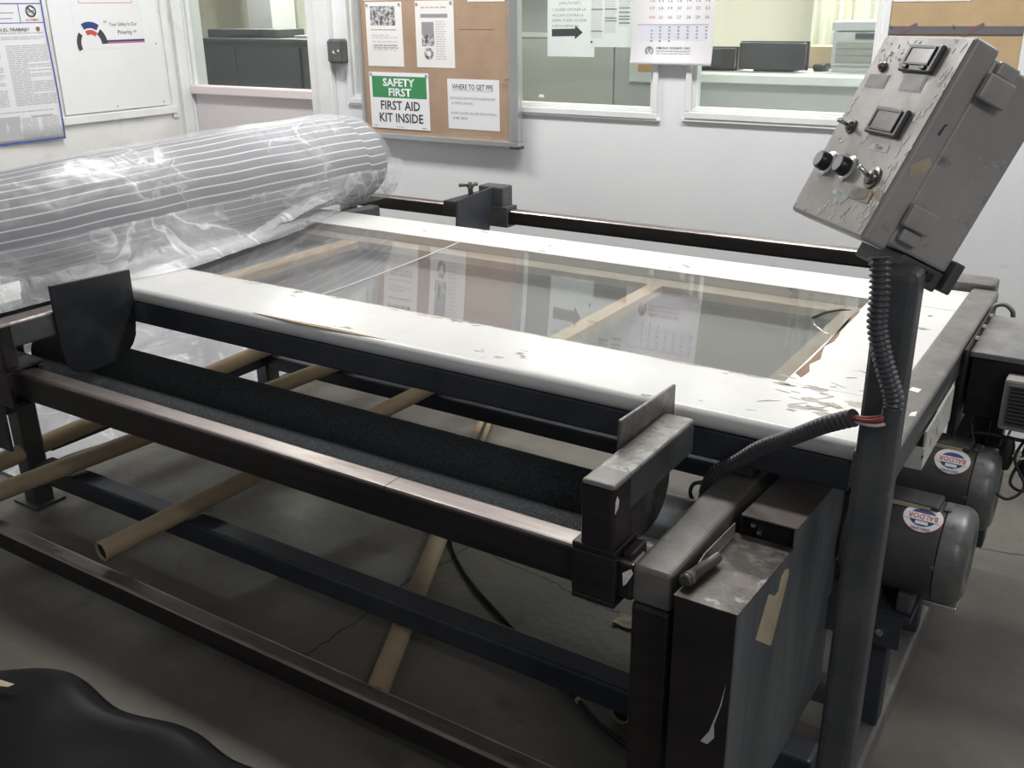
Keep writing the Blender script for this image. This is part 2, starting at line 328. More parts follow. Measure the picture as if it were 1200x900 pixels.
def add_sweep(bm, pts, rad, seg=10, cap=True):
    """Tube through points; rad is a number or a list."""
    pts = [Vector(p) for p in pts]; n = len(pts)
    R = rad if isinstance(rad, (list, tuple)) else [rad]*n
    rings = []; pu = None
    for i, p in enumerate(pts):
        d = (pts[min(i+1, n-1)]-pts[max(i-1, 0)])
        if d.length < 1e-9: d = Vector((0, 0, 1))
        d.normalize()
        if pu is None: u, _ = frame_of(d)
        else:
            u = pu-d*pu.dot(d)
            u = u.normalized() if u.length > 1e-6 else frame_of(d)[0]
        v = d.cross(u); pu = u
        rings.append([bm.verts.new(p+(u*math.cos(2*PI*k/seg)+v*math.sin(2*PI*k/seg))*R[i]) for k in range(seg)])
    for a, b in zip(rings, rings[1:]):
        for k in range(seg): bm.faces.new((a[k], a[(k+1) % seg], b[(k+1) % seg], b[k]))
    if cap:
        bm.faces.new(rings[0]); bm.faces.new(rings[-1])
def sweep(name, pts, rad, m, parent=None, seg=10, kind=None, cap=True):
    bm = bmesh.new(); add_sweep(bm, pts, rad, seg, cap)
    o = link(name, fin(bm), m, parent, kind)
    for p in o.data.polygons: p.use_smooth = len(p.vertices) == 4
    return o
def lathe(name, a, d, prof, m, parent=None, seg=32):
    """prof: list of (distance along d from a, radius)."""
    a = Vector(a); d = Vector(d).normalized()
    u, v = frame_of(d); bm = bmesh.new(); rings = []
    for t, r in prof:
        rings.append([bm.verts.new(a+d*t+(u*math.cos(2*PI*k/seg)+v*math.sin(2*PI*k/seg))*max(r, 1e-5)) for k in range(seg)])
    for p, q in zip(rings, rings[1:]):
        for k in range(seg): bm.faces.new((p[k], p[(k+1) % seg], q[(k+1) % seg], q[k]))
    bm.faces.new(rings[0]); bm.faces.new(rings[-1])
    bmesh.ops.remove_doubles(bm, verts=bm.verts[:], dist=1e-6)
    o = link(name, fin(bm), m, parent)
    me = o.data
    for p in me.polygons: p.use_smooth = True
    try: me.set_sharp_from_angle(angle=math.radians(35))
    except Exception: pass
    return o
def spline(pts, n=8):
    P = [Vector(p) for p in pts]; out = []
    for i in range(len(P)-1):
        p0 = P[max(i-1, 0)]; p1 = P[i]; p2 = P[i+1]; p3 = P[min(i+2, len(P)-1)]
        for k in range(n):
            t = k/n
            out.append(0.5*((2*p1)+(p2-p0)*t+(2*p0-5*p1+4*p2-p3)*t*t+(3*p1-p0-3*p2+p3)*t**3))
    out.append(P[-1]); return out
def prism(name, poly, axis_vec, m, parent=None, bev=0.0, kind=None):
    """poly: list of world points (planar), extruded by axis_vec."""
    bm = bmesh.new(); vs = [bm.verts.new(Vector(p)) for p in poly]; f = bm.faces.new(vs)
    r = bmesh.ops.extrude_face_region(bm, geom=[f])
    for v in [g for g in r['geom'] if isinstance(g, bmesh.types.BMVert)]: v.co += Vector(axis_vec)
    if bev: bmesh.ops.bevel(bm, geom=bm.edges[:], offset=bev, segments=2, affect='EDGES')
    return link(name, fin(bm), m, parent, kind)
def quads(name, Q, m, parent=None, kind=None):
    bm = bmesh.new()
    for q in Q: bm.faces.new([bm.verts.new(Vector(p)) for p in q])
    me = bpy.data.meshes.new('m'); bm.to_mesh(me); bm.free()
    return link(name, me, m, parent, kind)

# flat sheets standing on a surface: o = lower-left corner, ux/uz = unit axes, n = unit normal towards the viewer
class Face:
    def __init__(s, o, ux, uz): s.o = Vector(o); s.ux = Vector(ux); s.uz = Vector(uz); s.n = s.ux.cross(s.uz)
    def p(s, x, z, t=0.0): return s.o+s.ux*x+s.uz*z+s.n*t
    def rect(s, x0, z0, x1, z1, t): return [s.p(x0, z0, t), s.p(x1, z0, t), s.p(x1, z1, t), s.p(x0, z1, t)]
    def sheet(s, name, x0, z0, x1, z1, t0, th, m, parent=None, poly=None):
        pl = s.rect(x0, z0, x1, z1, t0) if poly is None else [s.p(a, b, t0) for a, b in poly]
        return prism(name, pl, s.n*th, m, parent)
    def flat(s, name, rects, t, m, parent=None):
        return quads(name, [s.rect(*r, t) for r in rects], m, parent)
    def poly(s, name, pts, t, m, parent=None, th=0.0003):
        return prism(name, [s.p(a, b, t) for a, b in pts], s.n*th, m, parent)
    def text(s, name, body, x, z, t, h, m, parent=None, width=None, align='L', bold=0.0, flip=False):
        """cap-height h; x,z = left/centre and baseline; width squeezes to fit."""
        cu = bpy.data.curves.new('t', 'FONT'); cu.body = body; cu.size = 1.0; cu.resolution_u = 2; cu.offset = bold
        ob = bpy.data.objects.new('t', cu); COL.objects.link(ob)
        dg = bpy.context.evaluated_depsgraph_get(); me = bpy.data.meshes.new_from_object(ob.evaluated_get(dg))
        COL.objects.unlink(ob); bpy.data.objects.remove(ob); bpy.data.curves.remove(cu)
        if not me.vertices: return None
        x0 = min(v.co.x for v in me.vertices); x1 = max(v.co.x for v in me.vertices)
        sy = h/0.70; sx = sy if width is None else width/(x1-x0)
        wd = (x1-x0)*sx; off = {'L': 0, 'C': -wd/2, 'R': -wd}[align]; sg = -1 if flip else 1
        for v in me.vertices:
            v.co = s.p(x+sg*((v.co.x-x0)*sx+off), z+sg*v.co.y*sy, t)
        me.materials.clear()
        return link(name, me, m, parent)
    def words(s, x0, x1, z, h, fill=0.9, wmin=0.012, wmax=0.035, gap=0.006):
        R = []; x = x0; end = x0+(x1-x0)*fill
        while x < end:
            q = min(x+random.uniform(wmin, wmax), end); R.append((x, z, q, z+h)); x = q+gap
        return R

# ------------------------------------------------------------------ setting
YW = 3.75; XL = -4.55
box('floor', (-7.5, -1.5, -0.1), (3.0, 7.2, 0.0), MT['floor'], kind='structure')
box('ceiling', (-7.5, -1.5, 2.95), (3.0, 7.2, 3.05), MT['ceiling'], kind='structure')
def wall_with_holes(name, xs, zs, holes, y0, y1, m):
    bm = bmesh.new()
    for i in range(len(xs)-1):
        for j in range(len(zs)-1):
            cx, cz = (xs[i]+xs[i+1])/2, (zs[j]+zs[j+1])/2
            if any(h[0] < cx < h[1] and h[2] < cz < h[3] for h in holes): continue
            add_box(bm, (xs[i], y0, zs[j]), (xs[i+1], y1, zs[j+1]))
    bmesh.ops.remove_doubles(bm, verts=bm.verts[:], dist=1e-5)
    # drop interior faces shared by neighbouring blocks
    seen = {}
    for f in bm.faces:
        k = tuple(sorted(v.index for v in f.verts)); seen.setdefault(k, []).append(f)
    kill = [f for fs in seen.values() if len(fs) > 1 for f in fs]
    bmesh.ops.delete(bm, geom=kill, context='FACES')
    return link(name, fin(bm), m, kind='structure')
DX0, DX1 = -4.52, -3.60
W1 = (-3.362, -1.715, 1.118, 2.15); W2 = (-1.595, -0.86, 1.128, 2.15)
wall_with_holes('wall_back', [XL-0.1, DX0, DX1, W1[0], W1[1], W2[0], W2[1], 2.9], [0.0, 1.118, 1.128, 2.15, 2.2, 2.95],
                [W1, W2, (DX0, DX1, -1, 2.2)], YW, YW+0.12, MT['wall'])
box('wall_left', (XL-0.12, -1.5, 0), (XL, YW+0.0, 2.95), MT['wall_dirty'], kind='structure')
# trim at the corner of the left wall
box('trim_1', (XL, 3.625, 1.0), (XL+0.012, 3.665, 2.95), MT['trim'], kind='structure', bev=0.003)
box('trim_2', (XL, 3.685, 0.0), (XL+0.03, 3.749, 2.95), MT['trim'], kind='structure', bev=0.005)
box('trim_3', (XL, 2.955, 1.024), (XL+0.022, 3.64, 1.064), MT['trim'], kind='structure', bev=0.004)

# door with glass upper half
d = struct_root('door_1', (-4.06, YW+0.04, 0))
box('door_panel', (DX0+0.004, YW+0.02, 0.01), (DX1-0.004, YW+0.06, 1.118), MT['doorpaint'], d, bev=0.003)
box('sill', (DX0+0.005, YW-0.012, 1.118), (DX1-0.005, YW+0.06, 1.164), MT['doorsill'], d, bev=0.006)
box('pane', (DX0+0.004, YW+0.034, 1.164), (DX1-0.004, YW+0.04, 2.12), MT['winglass'], d)
box('top_rail', (DX0+0.004, YW+0.02, 2.12), (DX1-0.004, YW+0.06, 2.198), MT['doorpaint'], d)
box('stile', (DX1-0.022, YW+0.016, 1.164), (DX1-0.004, YW+0.058, 2.12), MT['trim'], d, bev=0.003)
box('stile', (DX0+0.004, YW+0.016, 1.164), (DX0+0.018, YW+0.058, 2.12), MT['trim'], d, bev=0.003)
box('trim_4', (-3.603, YW-0.02, 0), (-3.545, YW-0.0005, 2.26), MT['trim'], kind='structure', bev=0.004)
box('trim_5', (-3.54, YW-0.034, 0), (-3.447, YW-0.0005, 2.26), MT['trim'], kind='structure', bev=0.006)
o = lathe('hinge_pin', (-3.507, YW-0.036, 1.026), (0, -1, 0), [(0, 0.011), (0.008, 0.011), (0.012, 0.006)], MT['brown'], seg=12)
tag(o, 'small rusty brown bolt head low on the white door trim', 'bolt')

def window(name, W, sash=True):
    r = struct_root(name, ((W[0]+W[1])/2, YW, W[2]))
    x0, x1, z0, z1 = W; y0, y1 = YW-0.016, YW+0.05
    bm = bmesh.new(); t = 0.022
    for lo, hi in (((x0-0.0, y0, z0-0.004), (x1+0.0, y1, z0+t)), ((x0, y0, z1-t), (x1, y1, z1)),
                   ((x0, y0, z0+t), (x0+t, y1, z1-t)), ((x1-t, y0, z0+t), (x1, y1, z1-t))): add_box(bm, lo, hi, 0.003)
    link('window_frame', fin(bm), MT['trim'], r)
    bm = bmesh.new(); a = x0+t; b = x1-t; c = z0+t; e = z1-t; t2 = 0.018; y0, y1 = YW+0.004, YW+0.045
    for lo, hi in (((a, y0, c), (b, y1, c+t2)), ((a, y0, e-t2), (b, y1, e)), ((a, y0, c+t2), (a+t2, y1, e-t2)), ((b-t2, y0, c+t2), (b, y1, e-t2))): add_box(bm, lo, hi, 0.003)
    link('sash', fin(bm), MT['trim'], r)
    box('pane', (a+t2, YW+0.020, c+t2), (b-t2, YW+0.025, e-t2), MT['winglass'], r)
    return r
window('window_1', W1); window('window_2', W2)
box('trim_6', (-0.872, YW-0.02, 1.10), (-0.848, YW-0.0005, 2.2), MT['trim'], kind='structure', bev=0.003)
# outer casing lines below the windows
box('trim_7', (W1[0]-0.012, YW-0.012, 1.106), (W1[1]+0.012, YW-0.0005, 1.116), MT['trim'], kind='structure', bev=0.002)
box('trim_8', (W2[0]-0.012, YW-0.012, 1.112), (W2[1]+0.012, YW-0.0005, 1.125), MT['trim'], kind='structure', bev=0.002)

# ------------------------------------------------------------------ office behind the glass
box('wall_office_back', (-7.4, 6.9, 0), (2.9, 7.0, 2.95), MT['owall'], kind='structure')
box('wall_office_right', (1.2, YW+0.13, 0), (1.3, 6.9, 2.95), MT['owall'], kind='structure')
box('wall_office_left', (-7.4, YW+0.13, 0), (-7.3, 6.9, 2.95), MT['owall'], kind='structure')
pr = thing('office_partition', 'grey-green office partition behind the window with the taped notices', 'partition', (-2.6, 4.62, 0))
box('panel', (-3.3, 4.60, 0.02), (-2.36, 4.66, 1.40), MT['opanel2'], pr, bev=0.005)
box('panel', (-2.352, 4.60, 0.02), (-1.86, 4.66, 2.3), MT['opanel'], pr, bev=0.005)
box('panel', (-3.3, 4.68, 1.40), (-2.352, 4.72, 2.3), MT['opanel'], pr)
box('rail', (-3.3, 4.59, 1.395), (-2.36, 4.67, 1.42), MT['trim'], pr, bev=0.004)
F = Face((-2.26, 4.598, 1.19), (1, 0, 0), (0, 0, 1))
pf = thing('framed_print', 'white framed print with an orange block on the office partition', 'picture', (-2.15, 4.598, 1.2))
bm = bmesh.new(); add_box(bm, (-2.26, 4.578, 1.19), (-2.0, 4.598, 1.42), 0.004); link('frame', fin(bm), MT['trim'], pf)
F.sheet('print', 0.05, 0.05, 0.14, 0.085, 0.0205, 0.001, MT['orange'], pf)

dk = thing('office_counter', 'grey fronted office counter with a white top edge behind the right window', 'counter', (-1.0, 4.25, 0))
box('front_panel', (-1.78, 4.12, 0.02), (1.1, 4.15, 1.235), MT['opanel'], dk)
box('worktop', (-1.80, 4.09, 1.236), (1.1, 4.85, 1.272), MT['trim'], dk, bev=0.004)
def monitor(x0, x1, z1, label):
    t = thing('monitor', label, 'monitor', ((x0+x1)/2, 4.34, 1.273))
    box('screen_back', (x0, 4.30, 1.281), (x1, 4.335, z1), MT['screen'], t, bev=0.006)
    box('rim', (x0-0.004, 4.336, 1.279), (x1+0.004, 4.35, z1+0.004), MT['ocab'], t)
    box('stand', ((x0+x1)/2-0.03, 4.352, 1.281), ((x0+x1)/2+0.03, 4.37, 1.33), MT['black'], t)
    box('foot', ((x0+x1)/2-0.09, 4.34, 1.273), ((x0+x1)/2+0.09, 4.43, 1.280), MT['black'], t, bev=0.002)
monitor(-1.595, -1.305, 1.392, 'wide black monitor on the office counter behind the right window')
monitor(-1.79, -1.615, 1.368, 'narrow dark monitor half hidden beside the calendar in the office')
c = thing('copier', 'pale grey office copier on the counter at the right of the window', 'copier', (-1.1, 4.55, 1.273))
box('body', (-1.225, 4.40, 1.295), (-0.93, 4.80, 1.435), MT['copier'], c, bev=0.008)
box('lid', (-1.23, 4.39, 1.437), (-0.925, 4.81, 1.475), MT['copier'], c, bev=0.008)
box('base', (-1.22, 4.41, 1.273), (-0.935, 4.79, 1.294), MT['opanel'], c)
box('paper_slot', (-1.13, 4.392, 1.405), (-0.98, 4.399, 1.428), MT['bezel'], c, bev=0.002)
bm = bmesh.new()
for k in range(3): add_box(bm, (-1.205, 4.394, 1.312+k*0.028), (-0.95, 4.3995, 1.334+k*0.028), 0.002)
link('drawer_fronts', fin(bm), MT['drive'], c)
o = box('carton', (-1.42, 4.62, 1.273), (-1.25, 4.82, 1.365), MT['card'], bev=0.003); tag(o, 'brown cardboard carton between monitor and copier in the office', 'box')
o = box('telephone', (-1.30, 4.40, 1.273), (-1.245, 4.5, 1.303), MT['black'], bev=0.01); tag(o, 'small black telephone beside the office monitor', 'telephone')
oc = thing('office_cabinet', 'long low black cabinet seen through the door glass', 'cabinet', (-4.5, 4.5, 0))
box('carcass', (-5.9, 4.36, 0.02), (-3.7, 4.8, 1.365), MT['ocab'], oc, bev=0.005)
box('top', (-5.92, 4.33, 1.366), (-3.68, 4.82, 1.385), MT['bezel'], oc, bev=0.004)
for i in range(4): box('door', (-5.88+i*0.545, 4.34, 0.06), (-5.35+i*0.545, 4.358, 1.34), MT['ocab'], oc, bev=0.004)
o = box('desk_printer', (-5.15, 4.45, 1.386), (-4.55, 4.7, 1.435), MT['bezel'], bev=0.008); tag(o, 'flat dark office machine lying on the black cabinet', 'printer')
# pale hanging curtain panels at the back of the office
def curtain(x0, x1, y, label, m):
    bm = bmesh.new(); n = 36; rows = []
    for j in range(2):
        rows.append([bm.verts.new((x0+(x1-x0)*i/n, y+0.03*math.sin(i*1.1), 0.4+j*2.1)) for i in range(n+1)])
    for i in range(n): bm.faces.new((rows[0][i], rows[0][i+1], rows[1][i+1], rows[1][i]))
    o = link('curtain', fin(bm), m, smooth=True); o.modifiers.new('s', 'SOLIDIFY').thickness = 0.006; tag(o, label, 'curtain')
curtain(-6.9, -5.9, 6.3, 'pale green-cream curtain behind the black cabinet', MT['curtain'])
curtain(-1.95, -1.3, 6.5, 'pale curtain in the far office corner behind the counter', MT['curtain'])
o = box('pillar', (-6.0, 5.6, 0), (-5.75, 5.85, 2.94), MT['opanel'], kind='structure'); o.name = 'office_pillar'  # free-standing pillar in the office
o = box('document_stack', (-4.45, 4.5, 1.386), (-4.2, 4.7, 1.40), MT['paper'], bev=0.003); tag(o, 'low stack of white papers on the black cabinet', 'papers')
wp = thing('wall_notice', 'small framed notice on the cream office wall', 'notice', (-1.9, 6.89, 1.7))
box('frame', (-2.05, 6.872, 1.56), (-1.78, 6.889, 1.9), MT['drive'], wp); box('sheet', (-2.02, 6.868, 1.59), (-1.81, 6.8715, 1.87), MT['paper'], wp)

# ------------------------------------------------------------------ things on the walls
# safety notice panel on the left wall
FL = Face((XL, 0, 0), (0, 1, 0), (0, 0, 1))       # x = world y, z = world z, normal +X
t = thing('safety_panel', 'white screwed-on wall panel carrying the safety is our priority notice', 'panel', (XL, 3.3, 1.1))
FL.sheet('board', 2.98, 1.072, 3.602, 2.3, 0.0005, 0.012, MT['wall'], t)
for a, b in ((3.57, 1.09), (3.57, 1.385), (3.28, 1.09)): FL.poly('screw', [(a-0.004, b-0.004), (a+0.004, b-0.004), (a+0.004, b+0.004), (a-0.004, b+0.004)], 0.0126, MT['inkg'], t)
t0 = 0.0128
sg = FL.sheet('notice', 3.10, 1.37, 3.50, 1.9, t0, 0.0006, MT['paperw'], t)
t1 = t0+0.0008
FL.flat('red_frame', [(3.145, 1.585, 3.455, 1.589), (3.145, 1.589, 3.149, 1.66), (3.451, 1.589, 3.455, 1.66)], t1, MT['pinkred'], sg)
def arc(cx, cz, r0, r1, a0, a1, n=10):
    return [(cx+r1*math.cos(math.radians(a0+(a1-a0)*i/n)), cz+r1*math.sin(math.radians(a0+(a1-a0)*i/n))) for i in range(n+1)] + \
           [(cx+r0*math.cos(math.radians(a1+(a0-a1)*i/n)), cz+r0*math.sin(math.radians(a1+(a0-a1)*i/n))) for i in range(n+1)]
FL.poly('emblem_arc', arc(3.185, 1.405, 0.066, 0.096, 55, 118), t1, MT['navy'], sg)
FL.poly('emblem_arc', arc(3.185, 1.405, 0.036, 0.058, 45, 118), t1, MT['red'], sg)
FL.poly('emblem_arc', arc(3.185, 1.40, 0.058, 0.082, 140, 205), t1, MT['ink'], sg)
FL.poly('emblem_arc', arc(3.185, 1.395, 0.058, 0.092, 0, 50), t1, MT['ink'], sg)
FL.flat('navy_rule', [(3.255, 1.402, 3.50, 1.412)], t1, MT['navy'], sg); FL.flat('red_rule', [(3.255, 1.395, 3.50, 1.401)], t1, MT['red'], sg)
FL.text('lettering', 'Your Safety Is Our', 3.30, 1.478, t1, 0.017, MT['ink'], sg, width=0.165, bold=0.01)
FL.text('lettering', 'Priority', 3.345, 1.438, t1, 0.020, MT['ink'], sg, width=0.085, bold=0.015)
FL.text('quote_mark', '\u201c', 3.27, 1.475, t1, 0.03, MT['red'], sg, bold=0.02); FL.text('quote_mark', '\u201d', 3.44, 1.425, t1, 0.03, MT['red'], sg, bold=0.02)

# labour poster with a blue edge, bottom corner curling off the wall
t = thing('workplace_poster', 'large white workplace poster with a blue border and grey print at far left', 'poster', (XL, 2.6, 1.3))
bm = bmesh.new(); NY, NZ = 10, 14; PY0, PY1, PZ0, PZ1 = 2.30, 2.948, 0.965, 2.1
def pw(y, z): 
    k = (y-PY0)/(PY1-PY0); q = max(0, (1.45-z)/0.5)
    return 0.014+0.012*k*k*math.sin(min(q, 1.0)*PI*0.8)+0.004*math.sin(y*9)
g = [[bm.verts.new((XL+pw(PY0+(PY1-PY0)*i/NY, PZ0+(PZ1-PZ0)*j/NZ), PY0+(PY1-PY0)*i/NY, PZ0+(PZ1-PZ0)*j/NZ)) for i in range(NY+1)] for j in range(NZ+1)]
for j in range(NZ):
    for i in range(NY): bm.faces.new((g[j][i], g[j][i+1], g[j+1][i+1], g[j+1][i]))
o = link('sheet', fin(bm), MT['paperw'], t, smooth=True); o.modifiers.new('s', 'SOLIDIFY').thickness = 0.0008
def ppoly(name, R, m, dt=0.0012):
    Q = []
    for (a, b, c, e) in R:
        n = max(1, int((c-a)/0.06)); mz = max(1, int((e-b)/0.08))
        for i in range(n):
            for j in range(mz):
                y0 = a+(c-a)*i/n; y1 = a+(c-a)*(i+1)/n; z0 = b+(e-b)*j/mz; z1 = b+(e-b)*(j+1)/mz
                Q.append([(XL+pw(y, z)+dt, y, z) for y, z in ((y0, z0), (y1, z0), (y1, z1), (y0, z1))])
    return quads(name, Q, m, t)
ppoly('blue_border', [(PY1-0.008, PZ0, PY1, PZ1), (PY0, PZ0, PY1, PZ0+0.009)], MT['blue'], 0.0016)
ppoly('rule', [(2.3, 1.500, 2.94, 1.504), (2.3, 1.583, 2.94, 1.588), (2.885-0.06, 1.504, 2.829, 1.583), (2.3, 1.52, 2.79, 1.523), (2.3, 1.545, 2.80, 1.548)], MT['blue'])
R = []
for z in [1.455-0.0125*k for k in range(8)]: pass
def para(y0, y1, z0, z1, dz=0.0085, h=0.0045):
    z = z1
    while z > z0:
        R.extend(FL.words(y0, y1, z, h, random.choice((1, 1, 1, 0.97, 0.45)), 0.02, 0.06, 0.004)); z -= dz
para(2.30, 2.93, 1.425, 1.455); para(2.30, 2.70, 1.13, 1.40); para(2.73, 2.935, 1.13, 1.40); para(2.3, 2.93, 1.10, 1.115)
para(2.31, 2.48, 0.985, 1.085); para(2.52, 2.67, 0.985, 1.085); para(2.74, 2.82, 0.985, 1.075); para(2.84, 2.925, 0.985, 1.075)
ppoly('fine_print', R, MT['inkl'])
ppoly('grey_block', [(2.60, 0.985, 2.735, 1.09)], MT['inkl'], 0.001); ppoly('grey_block', [(2.79, 1.078, 2.90, 1.088)], MT['inkl'], 0.001)
FL.text('lettering', 'SEGURIDAD Y SALUD EN EL TRABAJO', 2.86, 1.468, 0.021, 0.013, MT['ink'], t, width=0.40, align='R', bold=0.012)
FP = FL
FL.poly('no_smoking_ring', arc(2.885, 1.553, 0.020, 0.026, 0, 359, 24), 0.021, MT['ink'], t)
FL.poly('no_smoking_bar', [(2.866, 1.568), (2.870, 1.572), (2.905, 1.538), (2.901, 1.534)], 0.021, MT['ink'], t)
FL.flat('cigarette', [(2.872, 1.549, 2.898, 1.556)], 0.0212, MT['inkg'], t)
FL.text('lettering', 'NO FUMAR', 2.885, 1.511, 0.021, 0.009, MT['red'], t, width=0.065, align='C', bold=0.01)
FL.poly('round_seal', arc(2.905, 1.475, 0.0, 0.010, 0, 359, 14)[:15], 0.021, MT['brown'], t)

# switch box
t = thing('switch_box', 'small grey electrical box on the white wall beside the door', 'switch', (-3.39, YW, 1.35))
box('housing', (-3.442, YW-0.052, 1.300), (-3.345, YW-0.001, 1.412), MT['switch'], t, bev=0.012, seg=3)
box('cover', (-3.436, YW-0.060, 1.308), (-3.351, YW-0.0525, 1.404), MT['switch'], t, bev=0.003)
FB = Face((0, YW, 0), (1, 0, 0), (0, 0, 1))       # x = world x, z = world z, normal -Y
FB.poly('paint_chip', [(-3.405, 1.35), (-3.395, 1.363), (-3.392, 1.352), (-3.385, 1.344)], 0.0605, MT['scrape'], t)
FB.poly('paint_chip', [(-3.375, 1.357), (-3.363, 1.366), (-3.36, 1.355)], 0.0605, MT['scrape'], t)

# notice board
t = thing('notice_board', 'aluminium framed cork notice board hung over the office window', 'notice board', (-2.8, YW-0.05, 0.97))
yb = YW-0.02
box('cork_panel', (-3.235, YW-0.045, 0.975), (-2.37, YW-0.020, 2.05), MT['cork'], t)
bm = bmesh.new()
for lo, hi in (((-3.243, YW-0.058, 0.965), (-2.350, YW-0.018, 0.990)), ((-3.243, YW-0.058, 2.03), (-2.350, YW-0.018, 2.055)),
               ((-3.243, YW-0.058, 0.990), (-3.222, YW-0.018, 2.03)), ((-2.398, YW-0.058, 0.990), (-2.350, YW-0.018, 2.03))): add_box(bm, lo, hi, 0.004)
link('frame', fin(bm), MT['alu'], t)
box('corner_cap', (-2.398, YW-0.060, 0.958), (-2.343, YW-0.019, 0.972), MT['bezel'], t, bev=0.004)
box('corner_cap', (-3.247, YW-0.060, 0.958), (-3.222, YW-0.019, 0.972), MT['bezel'], t, bev=0.004)
box('latch', (-2.418, YW-0.066, 1.248), (-2.396, YW-0.0585, 1.262), MT['silver'], t, bev=0.003)
FB.flat('scuff', [(-2.66, 1.455, -2.48, 1.458)], 0.0455, MT['brown'], t)
def pins(F, pts, tt, par):
    for a, b in pts: F.poly('pin', arc(a, b, 0, 0.006, 0, 330, 10)[:11], tt, MT['inkg'], par, th=0.003)
tp = 0.0456
# sign
s = thing('first_aid_sign', 'green and white safety first sign low on the notice board', 'sign', (-3.016, YW-tp, 1.01))
FB.sheet('plate', -3.192, 1.012, -2.840, 1.267, tp, 0.0025, MT['signwhite'], s)
FB.flat('green_band', [(-3.176, 1.153, -2.853, 1.250)], tp+0.0027, MT['green'], s)
FB.text('lettering', 'SAFETY', -3.015, 1.206, tp+0.003, 0.034, MT['signwhite'], s, width=0.19, align='C', bold=0.03)
FB.text('lettering', 'FIRST', -3.010, 1.162, tp+0.003, 0.034, MT['signwhite'], s, width=0.135, align='C', bold=0.03)
FB.text('lettering', 'FIRST AID', -3.012, 1.099, tp+0.003, 0.040, MT['ink'], s, width=0.235, align='C', bold=0.02)
FB.text('lettering', 'KIT INSIDE', -3.010, 1.043, tp+0.003, 0.040, MT['ink'], s, width=0.262, align='C', bold=0.02)
FB.flat('fine_print', [(-3.176, 1.022, -3.155, 1.025), (-3.04, 1.020, -2.995, 1.022), (-2.885, 1.019, -2.862, 1.023)], tp+0.003, MT['inkg'], s)
pins(FB, [(-3.180, 1.257), (-2.852, 1.256)], tp+0.0025, s)
# PPE notice
s = thing('protective_gear_notice', 'white where to get PPE notice at the lower right of the notice board', 'notice', (-2.595, YW-tp, 1.03))
FB.sheet('sheet', -2.735, 1.030, -2.454, 1.248, tp, 0.001, MT['paperw'], s)
FB.text('lettering', 'WHERE TO GET PPE', -2.598, 1.203, tp+0.0013, 0.023, MT['ink'], s, width=0.222, align='C', bold=0.012)
FB.flat('underline', [(-2.71, 1.197, -2.487, 1.1985)], tp+0.0013, MT['inkg'], s)
for q, (tx, zz, xx, ww) in enumerate((('GOGGLES, EAR PLUGS-WAREHOUSE', 1.160, -2.722, 0.245), ('& OFFICE (RYAN)', 1.138, -2.712, 0.115),
                                      ('WORK GLOVES, GLOVES (FOR DYEING)', 1.095, -2.720, 0.25), ('IN MR. (BEN)', 1.073, -2.710, 0.082))):
    FB.text('lettering', tx, xx, zz, tp+0.0013, 0.0105, MT['inkg'], s, width=ww, bold=0.01)
# two printed pages
s = thing('printed_page', 'white printed page with a group photo at upper left of the notice board', 'paper', (-3.085, YW-tp, 1.29))
FB.sheet('sheet', -3.193, 1.293, -2.978, 1.574, tp, 0.0008, MT['paper'], s)
FB.flat('photo', [(-3.165, 1.472, -3.018, 1.556)], tp+0.001, MT['photo'], s)
R = []
for z in (1.452, 1.428, 1.418, 1.40, 1.386, 1.376, 1.364): R += FB.words(-3.16, -3.01, z, 0.004, random.choice((1, .7, .9)))
FB.flat('printed_lines', R, tp+0.001, MT['inkl'], s); FB.flat('dark_lines', FB.words(-3.15, -3.01, 1.383, 0.004, 1)+FB.words(-3.15, -3.01, 1.3725, 0.0035, 1)+FB.words(-3.165, -3.018, 1.452, 0.004, 1), tp+0.0012, MT['inkg'], s)
pins(FB, [(-3.183, 1.560), (-2.992, 1.562)], tp+0.001, s)
s = thing('printed_page', 'white newsletter page with a round emblem at upper middle of the notice board', 'paper', (-2.795, YW-tp, 1.29))
FB.sheet('sheet', -2.902, 1.293, -2.688, 1.576, tp, 0.0008, MT['paper'], s)
FB.flat('headline', FB.words(-2.87, -2.725, 1.545, 0.006, 1), tp+0.001, MT['tape'], s)
FB.flat('dark_banner', [(-2.872, 1.505, -2.722, 1.521)], tp+0.001, MT['inkg'], s)
FB.flat('photo', [(-2.868, 1.385, -2.800, 1.485)], tp+0.001, MT['photo'], s)
FB.flat('dark_photo', [(-2.868, 1.435, -2.800, 1.487)], tp+0.0012, MT['inkg'], s)
FB.poly('emblem_ring', arc(-2.832, 1.353, 0.012, 0.026, 0, 359, 20), tp+0.001, MT['photo'], s)
R = []
for k in range(16): R += FB.words(-2.79, -2.73, 1.487-k*0.0105, 0.004, random.uniform(.75, 1), .01, .02, .003)
FB.flat('printed_lines', R, tp+0.001, MT['inkl'], s)
pins(FB, [(-2.892, 1.562), (-2.702, 1.566)], tp+0.001, s)
s = FB.sheet('paper_strip', -2.612, 1.568, -2.421, 1.80, tp, 0.0008, MT['paper']); s.name = 'posted_sheet'
tag(s, 'white sheet pinned at the top right of the notice board, lower edge only in view', 'paper')
s = FB.sheet('posted_sheet', -3.20, 1.580, -2.98, 1.86, tp, 0.0008, MT['paper']); tag(s, 'white sheet pinned above the group photo page', 'paper')
